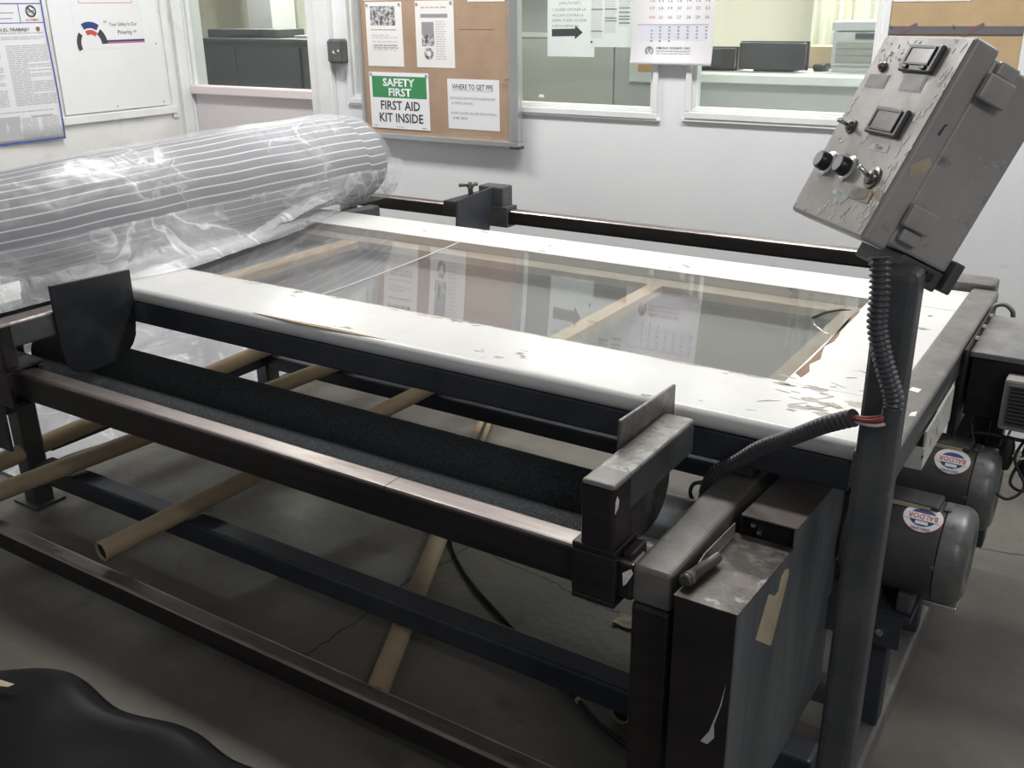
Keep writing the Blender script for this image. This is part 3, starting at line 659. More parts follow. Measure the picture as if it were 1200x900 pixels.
# notices taped on the window
tw = -0.0195
s = thing('pharmacy_notice', 'pale green taped window notice with a big dark arrow', 'notice', (-2.14, YW-tw, 1.35))
FB.sheet('sheet', -2.248, 1.348, -2.022, 1.72, tw, 0.0008, MT['paperg'], s)
tz = tw+0.001
FB.poly('arrow', [(-2.226, 1.428), (-2.115, 1.430), (-2.115, 1.417), (-2.078, 1.444), (-2.113, 1.472), (-2.114, 1.459), (-2.226, 1.457)], tz, MT['bezel'], s)
for tx, zz, ww, xx in (('(HEALTH NET)', 1.553, 0.105, -2.193), ('Y QUIERE OBTENER LA', 1.528, 0.162, -2.226), ('VACUNA CONTRA LA', 1.506, 0.150, -2.226),
                       ('GRIPA, PUEDE ACUDIR', 1.486, 0.165, -2.226), ('A ESTA FARMACIA.', 1.464, 0.132, -2.226), ('SEGURO MEDICO', 1.576, 0.13, -2.22)):
    FB.text('lettering', tx, xx, zz, tz, 0.0105, MT['inkgreen'], s, width=ww)
s = thing('phone_list', 'pale green printed list in three columns taped on the window', 'paper', (-1.95, YW-tw, 1.39))
FB.sheet('sheet', -2.046, 1.388, -1.849, 1.67, tw+0.001, 0.0008, MT['paperg'], s)
R = []; Rd = []
for ci, (a, b, zb) in enumerate(((-2.038, -1.985, 1.42), (-1.976, -1.922, 1.44), (-1.912, -1.862, 1.47))):
    z = 1.60
    while z > zb: R += FB.words(a, b, z, 0.003, random.uniform(.8, 1), .006, .014, .002); z -= 0.0065
for a, b, zs in ((-2.038, -1.985, (1.530, 1.447)), (-1.976, -1.922, (1.531, 1.497, 1.487)), (-1.912, -1.862, (1.535, 1.519, 1.503, 1.493, 1.478))):
    for z in zs: Rd.append((a, z, b, z+0.0045))
FB.flat('printed_lines', R, tw+0.0021, MT['inkl'], s); FB.flat('heading_bars', Rd, tw+0.0022, MT['inkgreen'], s)
FB.poly('dot', arc(-2.035, 1.407, 0, 0.005, 0, 330, 8)[:9], tw+0.0021, MT['ink'], s)
# tape residue on the glass
FB.sheet('x', -2.29, 1.178, -2.265, 1.19, tw, 0.0006, MT['scrape']); o = bpy.data.objects['x']; o.name = 'tape_scrap'; tag(o, 'white scrap of tape at the lower left of the window pane', 'tape')
# calendar
s = thing('wall_calendar', 'white wall calendar with a lilac month strip hanging between the windows', 'calendar', (-1.66, YW-0.03, 1.33))
bm = bmesh.new(); CX0, CX1, CZ0, CZ1 = -1.832, -1.488, 1.326, 1.9
def cy(z): return YW-0.022-0.02*max(0, (1.42-z)/0.1)**2*0.6
prev = None
for j in range(13):
    z = CZ0+(CZ1-CZ0)*j/12 if j > 4 else CZ0+0.04*j*0.6
    z = CZ0+(CZ1-CZ0)*(j/12)**1.6
    row = [bm.verts.new((CX0, cy(z), z)), bm.verts.new((CX1, cy(z), z))]
    if prev: bm.faces.new((prev[0], prev[1], row[1], row[0]))
    prev = row
o = link('sheet', fin(bm), MT['calpaper'], s, smooth=True); o.modifiers.new('s', 'SOLIDIFY').thickness = 0.002
ct = 0.0245
FB.flat('lilac_strip', [(-1.808, 1.418, -1.508, 1.475)], ct, MT['calblue'], s)
FB.flat('blue_rule', [(-1.808, 1.473, -1.508, 1.4775)], ct+0.0004, MT['inkl'], s)
cxs = [-1.745, -1.709, -1.670, -1.632, -1.593, -1.555, -1.517]
for row, z in ((['10', '11', '12', '13', '14', '15', '16'], 1.557), (['17', '18', '19', '20', '21', '22', '23'], 1.530), (['24/31', '25', '26', '27', '28', '29', '30'], 1.497)):
    for k, n in enumerate(row):
        red = n in ('10', '24/31', '25')
        FB.text('date', n, cxs[k], z, ct, 0.0105, MT['pinkred'] if red else MT['inkg'], s, width=0.018 if '/' not in n else 0.026, align='C', bold=0.01)
R = []
for r_, z in enumerate((1.463, 1.451, 1.438, 1.426)):
    for k in range(7):
        if r_ == 0 and k == 0: continue
        R.append((cxs[k]-0.004, z, cxs[k]+0.004, z+0.0055))
for k in range(3): R.append((cxs[k]-0.004, 1.412, cxs[k]+0.004, 1.4175))
FB.flat('small_dates', R, ct+0.0006, MT['inkg'], s)
FB.poly('logo_ring', arc(-1.752, 1.377, 0.012, 0.018, -60, 240, 18), ct+0.003, MT['inkg'], s)
FB.poly('logo_mark', [(-1.760, 1.368), (-1.756, 1.368), (-1.752, 1.384), (-1.748, 1.368), (-1.744, 1.368), (-1.750, 1.392), (-1.754, 1.392)], ct+0.003, MT['inkg'], s)
FB.text('lettering', 'AMCRAY NUGENT, INC.', -1.722, 1.386, ct+0.003, 0.0078, MT['ink'], s, width=0.145, bold=0.014)
R = []
for z in (1.376, 1.366, 1.358): R += FB.words(-1.722, -1.577, z, 0.004, 1, .006, .02, .003)
FB.flat('fine_print', R, ct+0.0035, MT['inkl'], s)
# right fibreboard
t = thing('pin_board', 'tan fibreboard with a charcoal strip on the wall behind the control box', 'board', (-0.64, YW, 1.35))
box('board', (-0.846, YW-0.018, 1.30), (-0.425, YW-0.001, 2.0), MT['corkb'], t)
box('frame', (-0.424, YW-0.024, 1.30), (-0.395, YW-0.001, 2.0), MT['trim'], t, bev=0.003)
box('dark_strip', (-0.845, YW-0.0215, 1.444), (-0.426, YW-0.0185, 1.470), MT['strip'], t)
for x, a in ((-0.79, 0.5), (-0.58, 0.55)):
    FB.poly('plum_tape', [(x-0.03, 1.446-0.016*a), (x-0.024, 1.462-0.014*a), (x+0.034, 1.482), (x+0.034, 1.466)], 0.022, MT['purple'], t)
for x in (-0.842, -0.64): FB.poly('pin', arc(x, 1.470, 0, 0.004, 0, 330, 8)[:9], 0.0216, MT['silver'], t, th=0.004)
FB.sheet('white_sheet', -0.845, 1.548, -0.60, 1.8, 0.0185, 0.001, MT['paper'], t)

# ------------------------------------------------------------------ machine frame
MT['railside'] = mat('shaded_mill_steel', (0.033, 0.029, 0.029), (0.05, 0.044, 0.043), scale=8, rough=0.38, metal=0.5, stretch=(0.4, 3, 3), bump=0.03, bscale=80)  # same steel as the rail tops, darkened as if in shade
def lit_worn_top(o, m, zmin=0.35):  # upward faces get a paler material: light painted in, besides rubbing wear
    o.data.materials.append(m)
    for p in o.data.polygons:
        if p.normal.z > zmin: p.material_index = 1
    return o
FR = thing('machine_frame', 'dark welded steel frame of tubes and legs that carries the white table', 'machine frame', (-1.6, 2.0, 0))
def tube(name, lo, hi, m=None, parent=FR, bev=0.009): return box(name, lo, hi, m or MT['steel'], parent, bev, 3)
lit_worn_top(tube('front_rail', (-2.95, 1.292, 0.600), (-0.60, 1.347, 0.677), MT['railside']), MT['bare_lit'])
bm = bmesh.new()
for lo, hi in (((-1.1412, 1.300, 0.6768), (-1.1398, 1.340, 0.6774)), ((-1.1412, 1.2916, 0.610), (-1.1398, 1.2922, 0.668))): add_box(bm, lo, hi)
add_box(bm, (-1.1412, -0.0052, -0.0003), (-1.1398, 0.0052, 0.0003), 0, 1, Matrix.Translation((0, 1.2945, 0.6745)) @ Matrix.Rotation(math.radians(45), 4, 'X'))
link('rail_seam', fin(bm), MT['crack'], FR)
lit_worn_top(tube('lower_rail', (-2.95, 1.290, 0.062), (-0.60, 1.342, 0.126), MT['railside']), MT['bare_lit'])
tube('leg', (-0.603, 1.290, 0.0), (-0.530, 1.362, 0.6035), MT['railside'])                       # front right corner post
tube('leg', (-3.02, 1.290, 0.0), (-2.95, 1.362, 0.678))
tube('side_beam', (-0.603, 1.290, 0.604), (-0.530, 2.80, 0.678), MT['greysteel'])
tube('side_beam', (-3.02, 1.364, 0.604), (-2.95, 2.80, 0.678))
tube('leg', (-3.00, 1.572, 0.0), (-2.93, 1.640, 0.602)); tube('leg', (-3.00, 2.64, 0.0), (-2.93, 2.71, 0.602))
box('foot_plate', (-3.03, 1.55, 0.0), (-2.90, 1.66, 0.008), MT['steel'], FR, 0.002)
tube('leg', (-0.595, 2.64, 0.0), (-0.535, 2.71, 0.602))
tube('stretcher', (-2.93, 1.588, 0.085), (-0.34, 1.660, 0.152), MT['bluesteel'])
tube('stretcher', (-2.93, 2.645, 0.152), (-0.34, 2.705, 0.210), MT['bluesteel'])
tube('cross_stretcher', (-2.99, 1.665, 0.16), (-2.94, 2.64, 0.21), MT['bluesteel'])
tube('end_stretcher', (-0.338, 1.565, 0.004), (-0.268, 2.72, 0.075), MT['greysteel'])
tube('end_leg', (-0.338, 2.735, 0.0), (-0.27, 2.80, 0.755), MT['steel'])
lit_worn_top(tube('end_rail', (-0.340, 1.60, 0.760), (-0.272, 2.80, 0.830), MT['steel']), MT['greysteel'], 0.2)
tube('rear_beam', (-0.60, 2.815, 0.765), (-0.285, 2.90, 0.842), MT['greysteel'])
tube('control_post', (-0.316, 1.500, 0.0), (-0.254, 1.560, 1.175), MT['steel'], bev=0.014)
lit_worn_top(tube('rear_rail', (-3.0, 3.20, 0.745), (-0.50, 3.250, 0.800), MT['railside']), MT['bare_lit'])
tube('rear_leg', (-0.60, 3.20, 0), (-0.54, 3.26, 0.744)); tube('rear_leg', (-2.98, 3.20, 0), (-2.92, 3.26, 0.744))
tube('rear_arm', (-2.80, 2.95, 0.69), (-2.74, 3.198, 0.76)); 
tube('support_pad', (-0.59, 1.69, 0.679), (-0.54, 1.74, 0.711)); tube('support_pad', (-2.99, 1.69, 0.679), (-2.95, 1.74, 0.711))
tube('motor_rail', (-0.53, 1.90, 0.05), (-0.3385, 1.955, 0.105))
# left bearing housing hung under the front rail
box('bearing_housing', (-2.945, 1.40, 0.36), (-2.885, 1.56, 0.585), MT['bluesteel'], FR, 0.01)
for y in (1.520, 1.692):
    box('bearing_housing', (-0.604, y-0.032, 0.495), (-0.545, y+0.032, 0.603), MT['bluesteel'], FR, 0.008)
box('side_guard', (-2.86, 1.385, 0.34), (-2.66, 1.395, 0.575), MT['bluesteel'], FR, 0.003)
lathe('bolt', (-2.76, 1.3845, 0.37), (0, -1, 0), [(0, 0.010), (0.012, 0.010), (0.014, 0.004)], MT['silver'], FR, 6)
# weld seam and chipped paint on the corner
FX = Face((0, 1.29, 0), (1, 0, 0), (0, 0, 1))
FX.poly('paint_chip', [(-0.620, 0.655), (-0.604, 0.668), (-0.600, 0.660), (-0.612, 0.636), (-0.618, 0.630)], 0.0005, MT['scrape'], FR)

FE = Face((0, 0, 0.8302), (1, 0, 0), (0, 1, 0))
FE.poly('paint_chip', [(-0.318, 1.935), (-0.300, 1.930), (-0.298, 1.952), (-0.316, 1.956)], 0, MT['scrape'], FR)
FE.poly('paint_chip', [(-0.290, 1.80), (-0.279, 1.805), (-0.281, 1.83), (-0.289, 1.82)], 0, MT['scrape'], FR)
# ------------------------------------------------------------------ table top
TB = thing('inspection_table_top', 'white laminate inspection table top with a long glass window', 'table top', (-1.6, 2.2, 0.711))
TX0, TX1, TY0, TY1, TZ0, TZ1 = -2.95, -0.343, 1.654, 2.80, 0.776, 0.817
GX0, GX1, GY0, GY1 = -2.62, -0.553, 1.890, 2.598
def band(name, prof, x0, x1, m, parent):
    """profile in (y,z) extruded along x"""
    bm = bmesh.new(); a = [bm.verts.new((x0, y, z)) for y, z in prof]; b = [bm.verts.new((x1, y, z)) for y, z in prof]
    n = len(prof)
    for k in range(n): bm.faces.new((a[k], a[(k+1) % n], b[(k+1) % n], b[k]))
    bm.faces.new(a); bm.faces.new(b)
    o = link(name, fin(bm), m, parent)
    for p in o.data.polygons: p.use_smooth = True
    try: o.data.set_sharp_from_angle(angle=math.radians(32))
    except Exception: pass
    return o
rad = (TZ1-TZ0)/2; zc = (TZ1+TZ0)/2
prof = [(GY0, TZ0), (GY0, TZ1)]+[(TY0+rad-rad*math.sin(a*PI/12), zc+rad*math.cos(a*PI/12)) for a in range(0, 13)]
band('front_board', prof, TX0, TX1, MT['laminate'], TB)
band('rear_board', [(GY1, TZ0), (TY1, TZ0), (TY1, TZ1-0.004), (TY1-0.004, TZ1), (GY1, TZ1)], TX0, TX1, MT['laminate'], TB)
box('end_board', (GX1, GY0+0.001, TZ0), (TX1, 2.36, TZ1), MT['laminate'], TB)
box('end_board', (GX1, 2.362, TZ0), (TX1, GY1-0.001, TZ1-0.0005), MT['laminate'], TB)
box('end_board', (TX0, GY0+0.001, TZ0), (GX0, GY1-0.001, TZ1), MT['laminate'], TB)
box('end_cap', (TX1+0.0005, TY0+0.012, TZ0+0.004), (TX1+0.002, GY0, TZ1-0.004), MT['ledge'], TB)
# glass in two panes with a seam
SX = -1.888
def sag(y):
    q = (y-GY0)/(GY1-GY0); return 0.7985-0.003*q+0.0215*q*q
def bowed(name, x0, x1, th, m):
    bm = bmesh.new(); n = 28; y0, y1 = GY0+0.002, GY1-0.002; R_ = []
    for i in range(n+1):
        y = y0+(y1-y0)*i/n; z = sag(y)
        R_.append([bm.verts.new((x0, y, z)), bm.verts.new((x1, y, z)), bm.verts.new((x1, y, z-th)), bm.verts.new((x0, y, z-th))])
    for p_, q_ in zip(R_, R_[1:]):
        for k in range(4): bm.faces.new((p_[k], p_[(k+1) % 4], q_[(k+1) % 4], q_[k]))
    bm.faces.new(R_[0]); bm.faces.new(R_[-1])
    o = link(name, fin(bm), m, TB)
    for p in o.data.polygons: p.use_smooth = abs(p.normal.z) > 0.5
    try: o.data.set_sharp_from_angle(angle=math.radians(40))
    except Exception: pass
    return o
bowed('glass_pane', GX0+0.002, SX-0.0025, 0.004, MT['tableglass'])
bowed('glass_pane', SX+0.0025, GX1-0.002, 0.004, MT['tableglass'])
sweep('pane_joint', [(SX, GY0+0.004+(GY1-GY0-0.008)*k/12, sag(GY0+0.004+(GY1-GY0-0.008)*k/12)+0.0005) for k in range(13)], 0.0022, MT['inkl'], TB, 6)
# wooden strips and ledge beneath the glass
for x in (-2.34, -1.165): box('wood_strip', (x, GY0+0.003, 0.765), (x+0.066 if x < -2 else x+0.045, GY1-0.07, 0.7895), MT['wood'], TB, 0.002)
box('wood_ledge', (GX0, GY1-0.068, 0.765), (GX1-0.062, GY1-0.002, 0.790), MT['ledge'], TB, 0.002)
box('wood_ledge', (GX1-0.058, GY0+0.003, 0.765), (GX1-0.001, GY1-0.002, 0.790), MT['ledge'], TB, 0.002)
box('light_panel', (GX0, GY0, 0.722), (GX1, GY1, 0.730), MT['under'], TB)
bm = bmesh.new()
for lo, hi in (((GX0-0.01, GY0-0.012, 0.715), (GX1+0.01, GY0, TZ0-0.001)), ((GX0-0.01, GY1, 0.715), (GX1+0.01, GY1+0.012, TZ0-0.001)),
               ((GX0-0.012, GY0, 0.715), (GX0, GY1, TZ0-0.001)), ((GX1, GY0, 0.715), (GX1+0.012, GY1, TZ0-0.001))): add_box(bm, lo, hi)
link('light_box_side', fin(bm), MT['under'], TB)
# steel beams bolted under the boards
box('front_beam', (TX0+0.01, 1.668, 0.711), (TX1-0.01, 1.728, TZ0-0.0005), MT['bluesteel'], TB, 0.006)
box('rear_beam', (TX0+0.01, 2.735, 0.711), (TX1-0.02, 2.79, TZ0-0.0005), MT['bluesteel'], TB, 0.006)
# wear: exposed core in front edge, torn laminate at the right ledge, crack in the glass
FT = Face((0, 0, TZ1), (1, 0, 0), (0, 1, 0))       # on the table top, normal +Z
FT.poly('worn_slot', [(-1.88, 1.668), (-1.80, 1.670), (-1.60, 1.678), (-1.44, 1.674), (-1.52, 1.668), (-1.70, 1.662)], -0.0006, MT['slot'], TB, th=0.0012)
pts = []
for k in range(13):
    y = 1.93+k*0.045; pts.append((GX1+0.026+0.007*math.sin(k*2.3)+random.uniform(-.006, .006)-0.004*k*0.6, y))
pts += [(GX1+0.004, 2.47), (GX1+0.004, 2.25), (GX1+0.006, 2.05), (GX1+0.004, 1.95)]
FT.poly('torn_laminate', pts, 0.0002, MT['brown'], TB, th=0.0008)
cr = []
for k in range(9):
    a = math.radians(70+k*13); cr.append((-0.585+0.075*math.cos(a)*0.9, 2.375+0.115*math.sin(a), 0.8139))
sweep('glass_crack', [(-0.575, 2.49, sag(2.49)), (-0.60, 2.478, sag(2.478)), (-0.628, 2.44, sag(2.44)), (-0.643, 2.385, sag(2.385))], [0.001, 0.003, 0.004, 0.004], MT['crack'], TB, 6)
sweep('glass_crack', [(-0.643, 2.385, sag(2.385)), (-0.625, 2.34, sag(2.34)), (-0.592, 2.30, sag(2.3)), (-0.56, 2.275, sag(2.275))], [0.002, 0.0015, 0.0015, 0.001], MT['silver'], TB, 6)
for k in range(46):       # flakes of laminate along the front lip of the glass and at the right corner
    if k < 26: x = random.choice((random.uniform(-2.28, -1.75), random.uniform(-1.6, -1.28), random.uniform(-0.72, -0.45))); y = GY0-random.uniform(0.0, 0.022)
    else: x = random.uniform(-0.56, -0.40); y = random.uniform(1.76, 2.0)
    L_ = random.uniform(0.012, 0.045); W_ = random.uniform(0.002, 0.006)
    a = random.uniform(-0.25, 0.25) if k < 26 else random.uniform(-0.5, 0.9)
    pl = []
    for (q, s_) in ((-1, -0.3), (-0.3, -1), (0.5, -0.7), (1, 0.2), (0.2, 1), (-0.6, 0.6)):
        px_, py_ = q*L_/2, s_*W_/2; pl.append((x+px_*math.cos(a)-py_*math.sin(a), y+px_*math.sin(a)+py_*math.cos(a)))
    FT.poly('laminate_chip', pl, 0.0002, MT['flake'] if k % 3 else MT['inkg'], TB, th=0.0004)
def ragged(y0, sgn, wmin, wmax, x0, x1, m, name):
    P = [(x0, y0)]; Q = []; x = x0
    while x < x1:
        Q.append((x, y0+sgn*random.uniform(wmin, wmax)*(0.6+0.8*abs(noise.noise(Vector((x*3, y0, 0))))))); x += random.uniform(0.012, 0.045)
    FT.poly(name, [(x0, y0)]+Q+[(x1, y0)], 0.00015, m, TB, th=0.0003)
ragged(GY0+0.0005, -1, 0.002, 0.010, -2.45, -0.60, MT['worn'], 'worn_edge'); ragged(GY1-0.0005, 1, 0.001, 0.005, -2.45, -0.60, MT['worn'], 'worn_edge')
for k in range(16):
    cx_, cy_ = random.uniform(-0.53, -0.37), random.uniform(1.74, 1.90); rr = random.uniform(0.007, 0.022); a0 = random.uniform(0, 3)
    FT.poly('scuff_patch', [(cx_+rr*random.uniform(.45, 1.2)*math.cos(a)*1.3, cy_+rr*random.uniform(.3, .8)*math.sin(a)) for a in [2*PI*q/12 for q in range(12)]], 0.0001+0.00001*k, MT['worn'] if k % 2 else MT['flake'], TB, th=0.0002)
for x, y in ((-0.39, 2.52), (-0.385, 2.40), (-0.37, 2.16), (-1.6, 2.70), (-2.1, 2.68)):
    FT.poly('screw_hole', arc(x, y, 0, 0.006, 0, 330, 8)[:9], 0.0002, MT['inkg'], TB, th=0.0004)

# ------------------------------------------------------------------ rollers
def roller(y, z, r, label):
    t = thing('feed_roller', label, 'roller', (-1.7, y, z), 'feed rollers')
    lathe('grip_covering', (-2.88, y, z), (1, 0, 0), [(0, r-0.004), (0.001, r), (2.124, r), (2.125, r-0.004)], MT['grip'], t, 40)
    lathe('bare_end', (-0.7545, y, z), (1, 0, 0), [(0, r-0.012), (0, r-0.006), (0.135, r-0.006), (0.137, r-0.009), (0.137, r-0.016), (0.10, r-0.018), (0.10, 0.014)], MT['chrome'], t, 40)
    lathe('shaft', (-0.654, y, z), (1, 0, 0), [(0, 0.0135), (0.046, 0.0135)], MT['gunm'], t, 16)
roller(1.520, 0.535, 0.055, 'slim black grip-covered roller nearest the front rail')
roller(1.692, 0.535, 0.065, 'thicker black grip-covered roller below the front edge of the white table')

# ------------------------------------------------------------------ guide brackets
def guide(name, label, px0, yz, th, ax0, ax1, ay0, ay1, az0, az1, post, sl, side, plm):
    t = thing(name, label, 'bracket', ((ax0+ax1)/2, ay0, sl[0][2]))
    bm = bmesh.new(); vs = [bm.verts.new((px0, y, z)) for y, z in yz]; f = bm.faces.new(vs)
    r = bmesh.ops.extrude_face_region(bm, geom=[f])
    for v in [g for g in r['geom'] if isinstance(g, bmesh.types.BMVert)]: v.co.x += th
    bmesh.ops.bevel(bm, geom=bm.edges[:], offset=0.0015, segments=1, affect='EDGES')
    link('guide_plate', fin(bm), plm, t)
    lit_worn_top(box('arm', (ax0, post[1][1]-0.012, az0), (ax1, ay1, az1), MT['steel'], t, 0.007, 3), plm if False else (MT['rubbed'] if side > 0 else MT['bare_lit']), 0.2)
    lit_worn_top(box('upright', post[0], (post[1][0], post[1][1], az1), MT['railside'], t, 0.007, 3), MT['greysteel'], 0.2)
    # sleeve round the rail
    bm = bmesh.new(); lo, hi = sl; k = 0.012
    for a, b in (((lo[0], lo[1], hi[2]-k), (hi[0], hi[1], hi[2])), ((lo[0], lo[1], lo[2]), (hi[0], hi[1], lo[2]+k)),
                 ((lo[0], lo[1], lo[2]+k), (hi[0], lo[1]+k, hi[2]-k)), ((lo[0], hi[1]-k, lo[2]+k), (hi[0], hi[1], hi[2]-k))): add_box(bm, a, b, 0.003)
    link('sleeve', fin(bm), MT['railside'], t)
    return t
def smooth_poly(P, n=5):
    """round the lower corners of a plate outline given as (y, z)"""
    out = [P[0], P[1]]
    for a_, b_, c_ in zip(P[1:], P[2:], P[3:]+[P[0]]):
        for k in range(n+1):
            t_ = k/n; p = (0.5*a_[0]+0.5*b_[0], 0.5*a_[1]+0.5*b_[1]); q = (0.5*c_[0]+0.5*b_[0], 0.5*c_[1]+0.5*b_[1])
            out.append(((1-t_)**2*p[0]+2*t_*(1-t_)*b_[0]+t_*t_*q[0], (1-t_)**2*p[1]+2*t_*(1-t_)*b_[1]+t_*t_*q[1]))
    return out
gR = guide('guide_bracket', 'right-hand steel guide bracket with a rubbed arm on the front rail', -0.700, smooth_poly([(1.415, 0.872), (1.651, 0.862), (1.650, 0.70), (1.632, 0.612), (1.55, 0.580), (1.445, 0.605), (1.412, 0.70)]), 0.007,
      -0.6925, -0.629, 1.268, 1.600, 0.752, 0.823, ((-0.6925, 1.270, 0.697), (-0.629, 1.336, 0.752)), ((-0.712, 1.277, 0.585), (-0.628, 1.362, 0.696)), 1, MT['rubbed'])
box('clamp_block', (-0.6275, 1.30, 0.650), (-0.606, 1.356, 0.690), MT['railside'], gR, 0.004)
FXb = Face((0, 1.268, 0), (1, 0, 0), (0, 0, 1))
FS = Face((-0.629, 0, 0), (0, 1, 0), (0, 0, 1))
FS.poly('paint_chip', [(1.272, 0.772), (1.284, 0.780), (1.286, 0.792), (1.279, 0.803), (1.273, 0.795)], 0.0004, MT['scrape'], gR)
gL = guide('guide_bracket', 'left-hand steel guide bracket with a black round-cornered plate on the front rail', -2.345, smooth_poly([(1.403, 0.887), (1.648, 0.877), (1.646, 0.73), (1.625, 0.652), (1.535, 0.626), (1.418, 0.634), (1.404, 0.72)]), 0.008,
      -2.412, -2.3455, 1.268, 1.56, 0.750, 0.818, ((-2.412, 1.250, 0.697), (-2.3455, 1.292, 0.750)), ((-2.43, 1.262, 0.585), (-2.365, 1.362, 0.696)), -1, MT['plate'])
gB = thing('guide_bracket', 'small dark guide bracket with a clamp screw on the rear rail', 'bracket', (-2.2, 3.2, 0.74))
prism('guide_plate', [(-2.158, 2.93, 0.66), (-2.158, 3.15, 0.66), (-2.158, 3.188, 0.888), (-2.158, 2.955, 0.872)], (0.008, 0, 0), MT['bluesteel'], gB)
box('arm', (-2.222, 2.955, 0.820), (-2.1585, 3.19, 0.868), MT['railside'], gB, 0.005)
box('upright', (-2.222, 3.1905, 0.803), (-2.105, 3.262, 0.890), MT['steel'], gB, 0.006)
bm = bmesh.new()
for a, b in (((-2.23, 3.188, 0.8005), (-2.085, 3.262, 0.8125)), ((-2.23, 3.188, 0.733), (-2.085, 3.262, 0.744)), ((-2.23, 3.188, 0.744), (-2.085, 3.199, 0.8005)), ((-2.23, 3.251, 0.744), (-2.085, 3.262, 0.8005))): add_box(bm, a, b, 0.002)
link('sleeve', fin(bm), MT['steel'], gB)
lathe('clamp_screw', (-2.195, 3.10, 0.8685), (0, 0, 1), [(0, 0.010), (0.028, 0.010), (0.028, 0.015), (0.042, 0.015), (0.042, 0.009), (0.048, 0.009)], MT['gunm'], gB, 12)
sweep('tommy_bar', [(-2.232, 3.075, 0.905), (-2.17, 3.115, 0.910)], 0.007, MT['gunm'], gB, 8)

# ------------------------------------------------------------------ drive cover
DC = thing('drive_cover', 'tall gunmetal sheet steel drive cover with a stepped top at front right', 'cover', (-0.46, 1.55, 0.17))
def shell(name, lo, hi, mats, parent):
    return box(name, lo, hi, mats, parent, 0.002, 1)
XO, XI = -0.400, -0.500
prism('side_panel', [(XO, 1.242, 0.17), (XO, 1.855, 0.145), (XO, 1.86, 0.66), (XO, 1.522, 0.690), (XO, 1.520, 0.652), (XO, 1.242, 0.676)], (-0.0025, 0, 0), MT['cover'], DC)
prism('back_panel', [(XI, 1.375, 0.17), (XI, 1.855, 0.145), (XI, 1.86, 0.66), (XI, 1.522, 0.690), (XI, 1.520, 0.652), (XI, 1.375, 0.664)], (0.0025, 0, 0), MT['coverdark'], DC)
prism('front_panel', [(XO-0.003, 1.2415, 0.17), (XO-0.003, 1.2415, 0.675), (XI-0.004, 1.2415, 0.675), (XI-0.004, 1.2415, 0.17)], (0, 0.0025, 0), MT['coverdark'], DC)
prism('lower_lid', [(XO, 1.2405, 0.6765), (XO, 1.519, 0.6525), (XI-0.006, 1.519, 0.6525), (XI-0.006, 1.2405, 0.6765)], (0, 0, 0.0025), MT['covertop'], DC)
prism('upper_lid', [(XO+0.002, 1.5215, 0.6905), (XO+0.002, 1.862, 0.6605), (XI, 1.862, 0.6605), (XI, 1.5215, 0.6905)], (0, 0, 0.0025), MT['lidsteel'], DC)
prism('inner_web', [(XO-0.003, 1.535, 0.30), (XO-0.003, 1.535, 0.687), (XI+0.003, 1.535, 0.687), (XI+0.003, 1.535, 0.30)], (0, 0.002, 0), MT['coverdark'], DC)
prism('hinge_flange', [(XI-0.004, 1.28, 0.679), (XI-0.004, 1.50, 0.660), (XI-0.004, 1.50, 0.685), (XI-0.004, 1.36, 0.695)], (0.002, 0, 0), MT['greysteel'], DC)
for a in (1.53,): 
    for x, z in ((-0.482, 0.672), (-0.470, 0.660)): box('link_plate', (x, 1.524, z), (x+0.008, 1.5335, z+0.006), MT['silver'], DC)
FC = Face((XO, 0, 0), (0, 1, 0), (0, 0, 1))
FC.poly('tape_strip', [(1.342, 0.572), (1.435, 0.502), (1.502, 0.611), (1.497, 0.626), (1.478, 0.634), (1.460, 0.631), (1.452, 0.622), (1.448, 0.607), (1.428, 0.608), (1.414, 0.618), (1.392, 0.632)], 0.0002, MT['tape'], DC, th=0.0006)
FCf = Face((0, 1.2415, 0), (1, 0, 0), (0, 0, 1))
FCf.poly('tape_tatter', [(XO-0.01, 0.545), (XO-0.017, 0.50), (XO-0.031, 0.445), (XO-0.045, 0.418), (XO-0.033, 0.417), (XO-0.022, 0.435), (XO-0.024, 0.46), (XO-0.014, 0.505)], 0.0004, MT['inkl'], DC)
o = thing('steel_pin', 'short dark steel pin lying on the lower lid of the drive cover', 'pin', (-0.485, 1.33, 0.688))
lathe('rod', (-0.500, 1.268, 0.6905), Vector((0.012, 0.115, -0.0095)), [(0, 0.009), (0.002, 0.0115), (0.022, 0.0115), (0.024, 0.0105), (0.095, 0.0105), (0.112, 0.0095), (0.115, 0.007)], MT['gunm'], o, 18)
sweep('tip_ring', [(-0.4992, 1.275, 0.690), (-0.4978, 1.288, 0.6888)], 0.0119, MT['rust'], o, 18)

# ------------------------------------------------------------------ control box
CC = Vector((-0.3776, 1.648, 1.3572)); CU = Vector((0.6534, -0.7568, 0.0151)).normalized()
CV = Vector((0.3293, 0.3022, 0.8945)); CV = (CV-CU*CV.dot(CU)).normalized(); CN = CU.cross(CV)
FCB = Face(CC, CU, CV)
XB = Matrix((CU, CV, CN)).transposed().to_4x4(); XB.translation = CC
CB = thing('control_box', 'scraped grey metal control box tilted on top of the right post', 'control box', tuple(CC))
W_, H_ = 0.1318, 0.1605
box('lid', (-W_, -H_, -0.045), (W_, H_, 0.0), MT['boxgrey'], CB, 0.007, 3, X=XB)
box('face_plate', (-W_+0.006, -H_+0.006, 0.0001), (W_-0.006, H_-0.006, 0.0010), MT['boxface'], CB, X=XB)
box('body', (-W_+0.006, -H_+0.012, -0.160), (W_-0.006, H_-0.012, -0.0455), MT['boxgrey'], CB, 0.005, 2, X=XB)
box('mounting_bracket', (0.0, -H_-0.022, -0.158), (W_-0.004, -H_+0.010, -0.078), MT['steel'], CB, 0.003, X=XB)
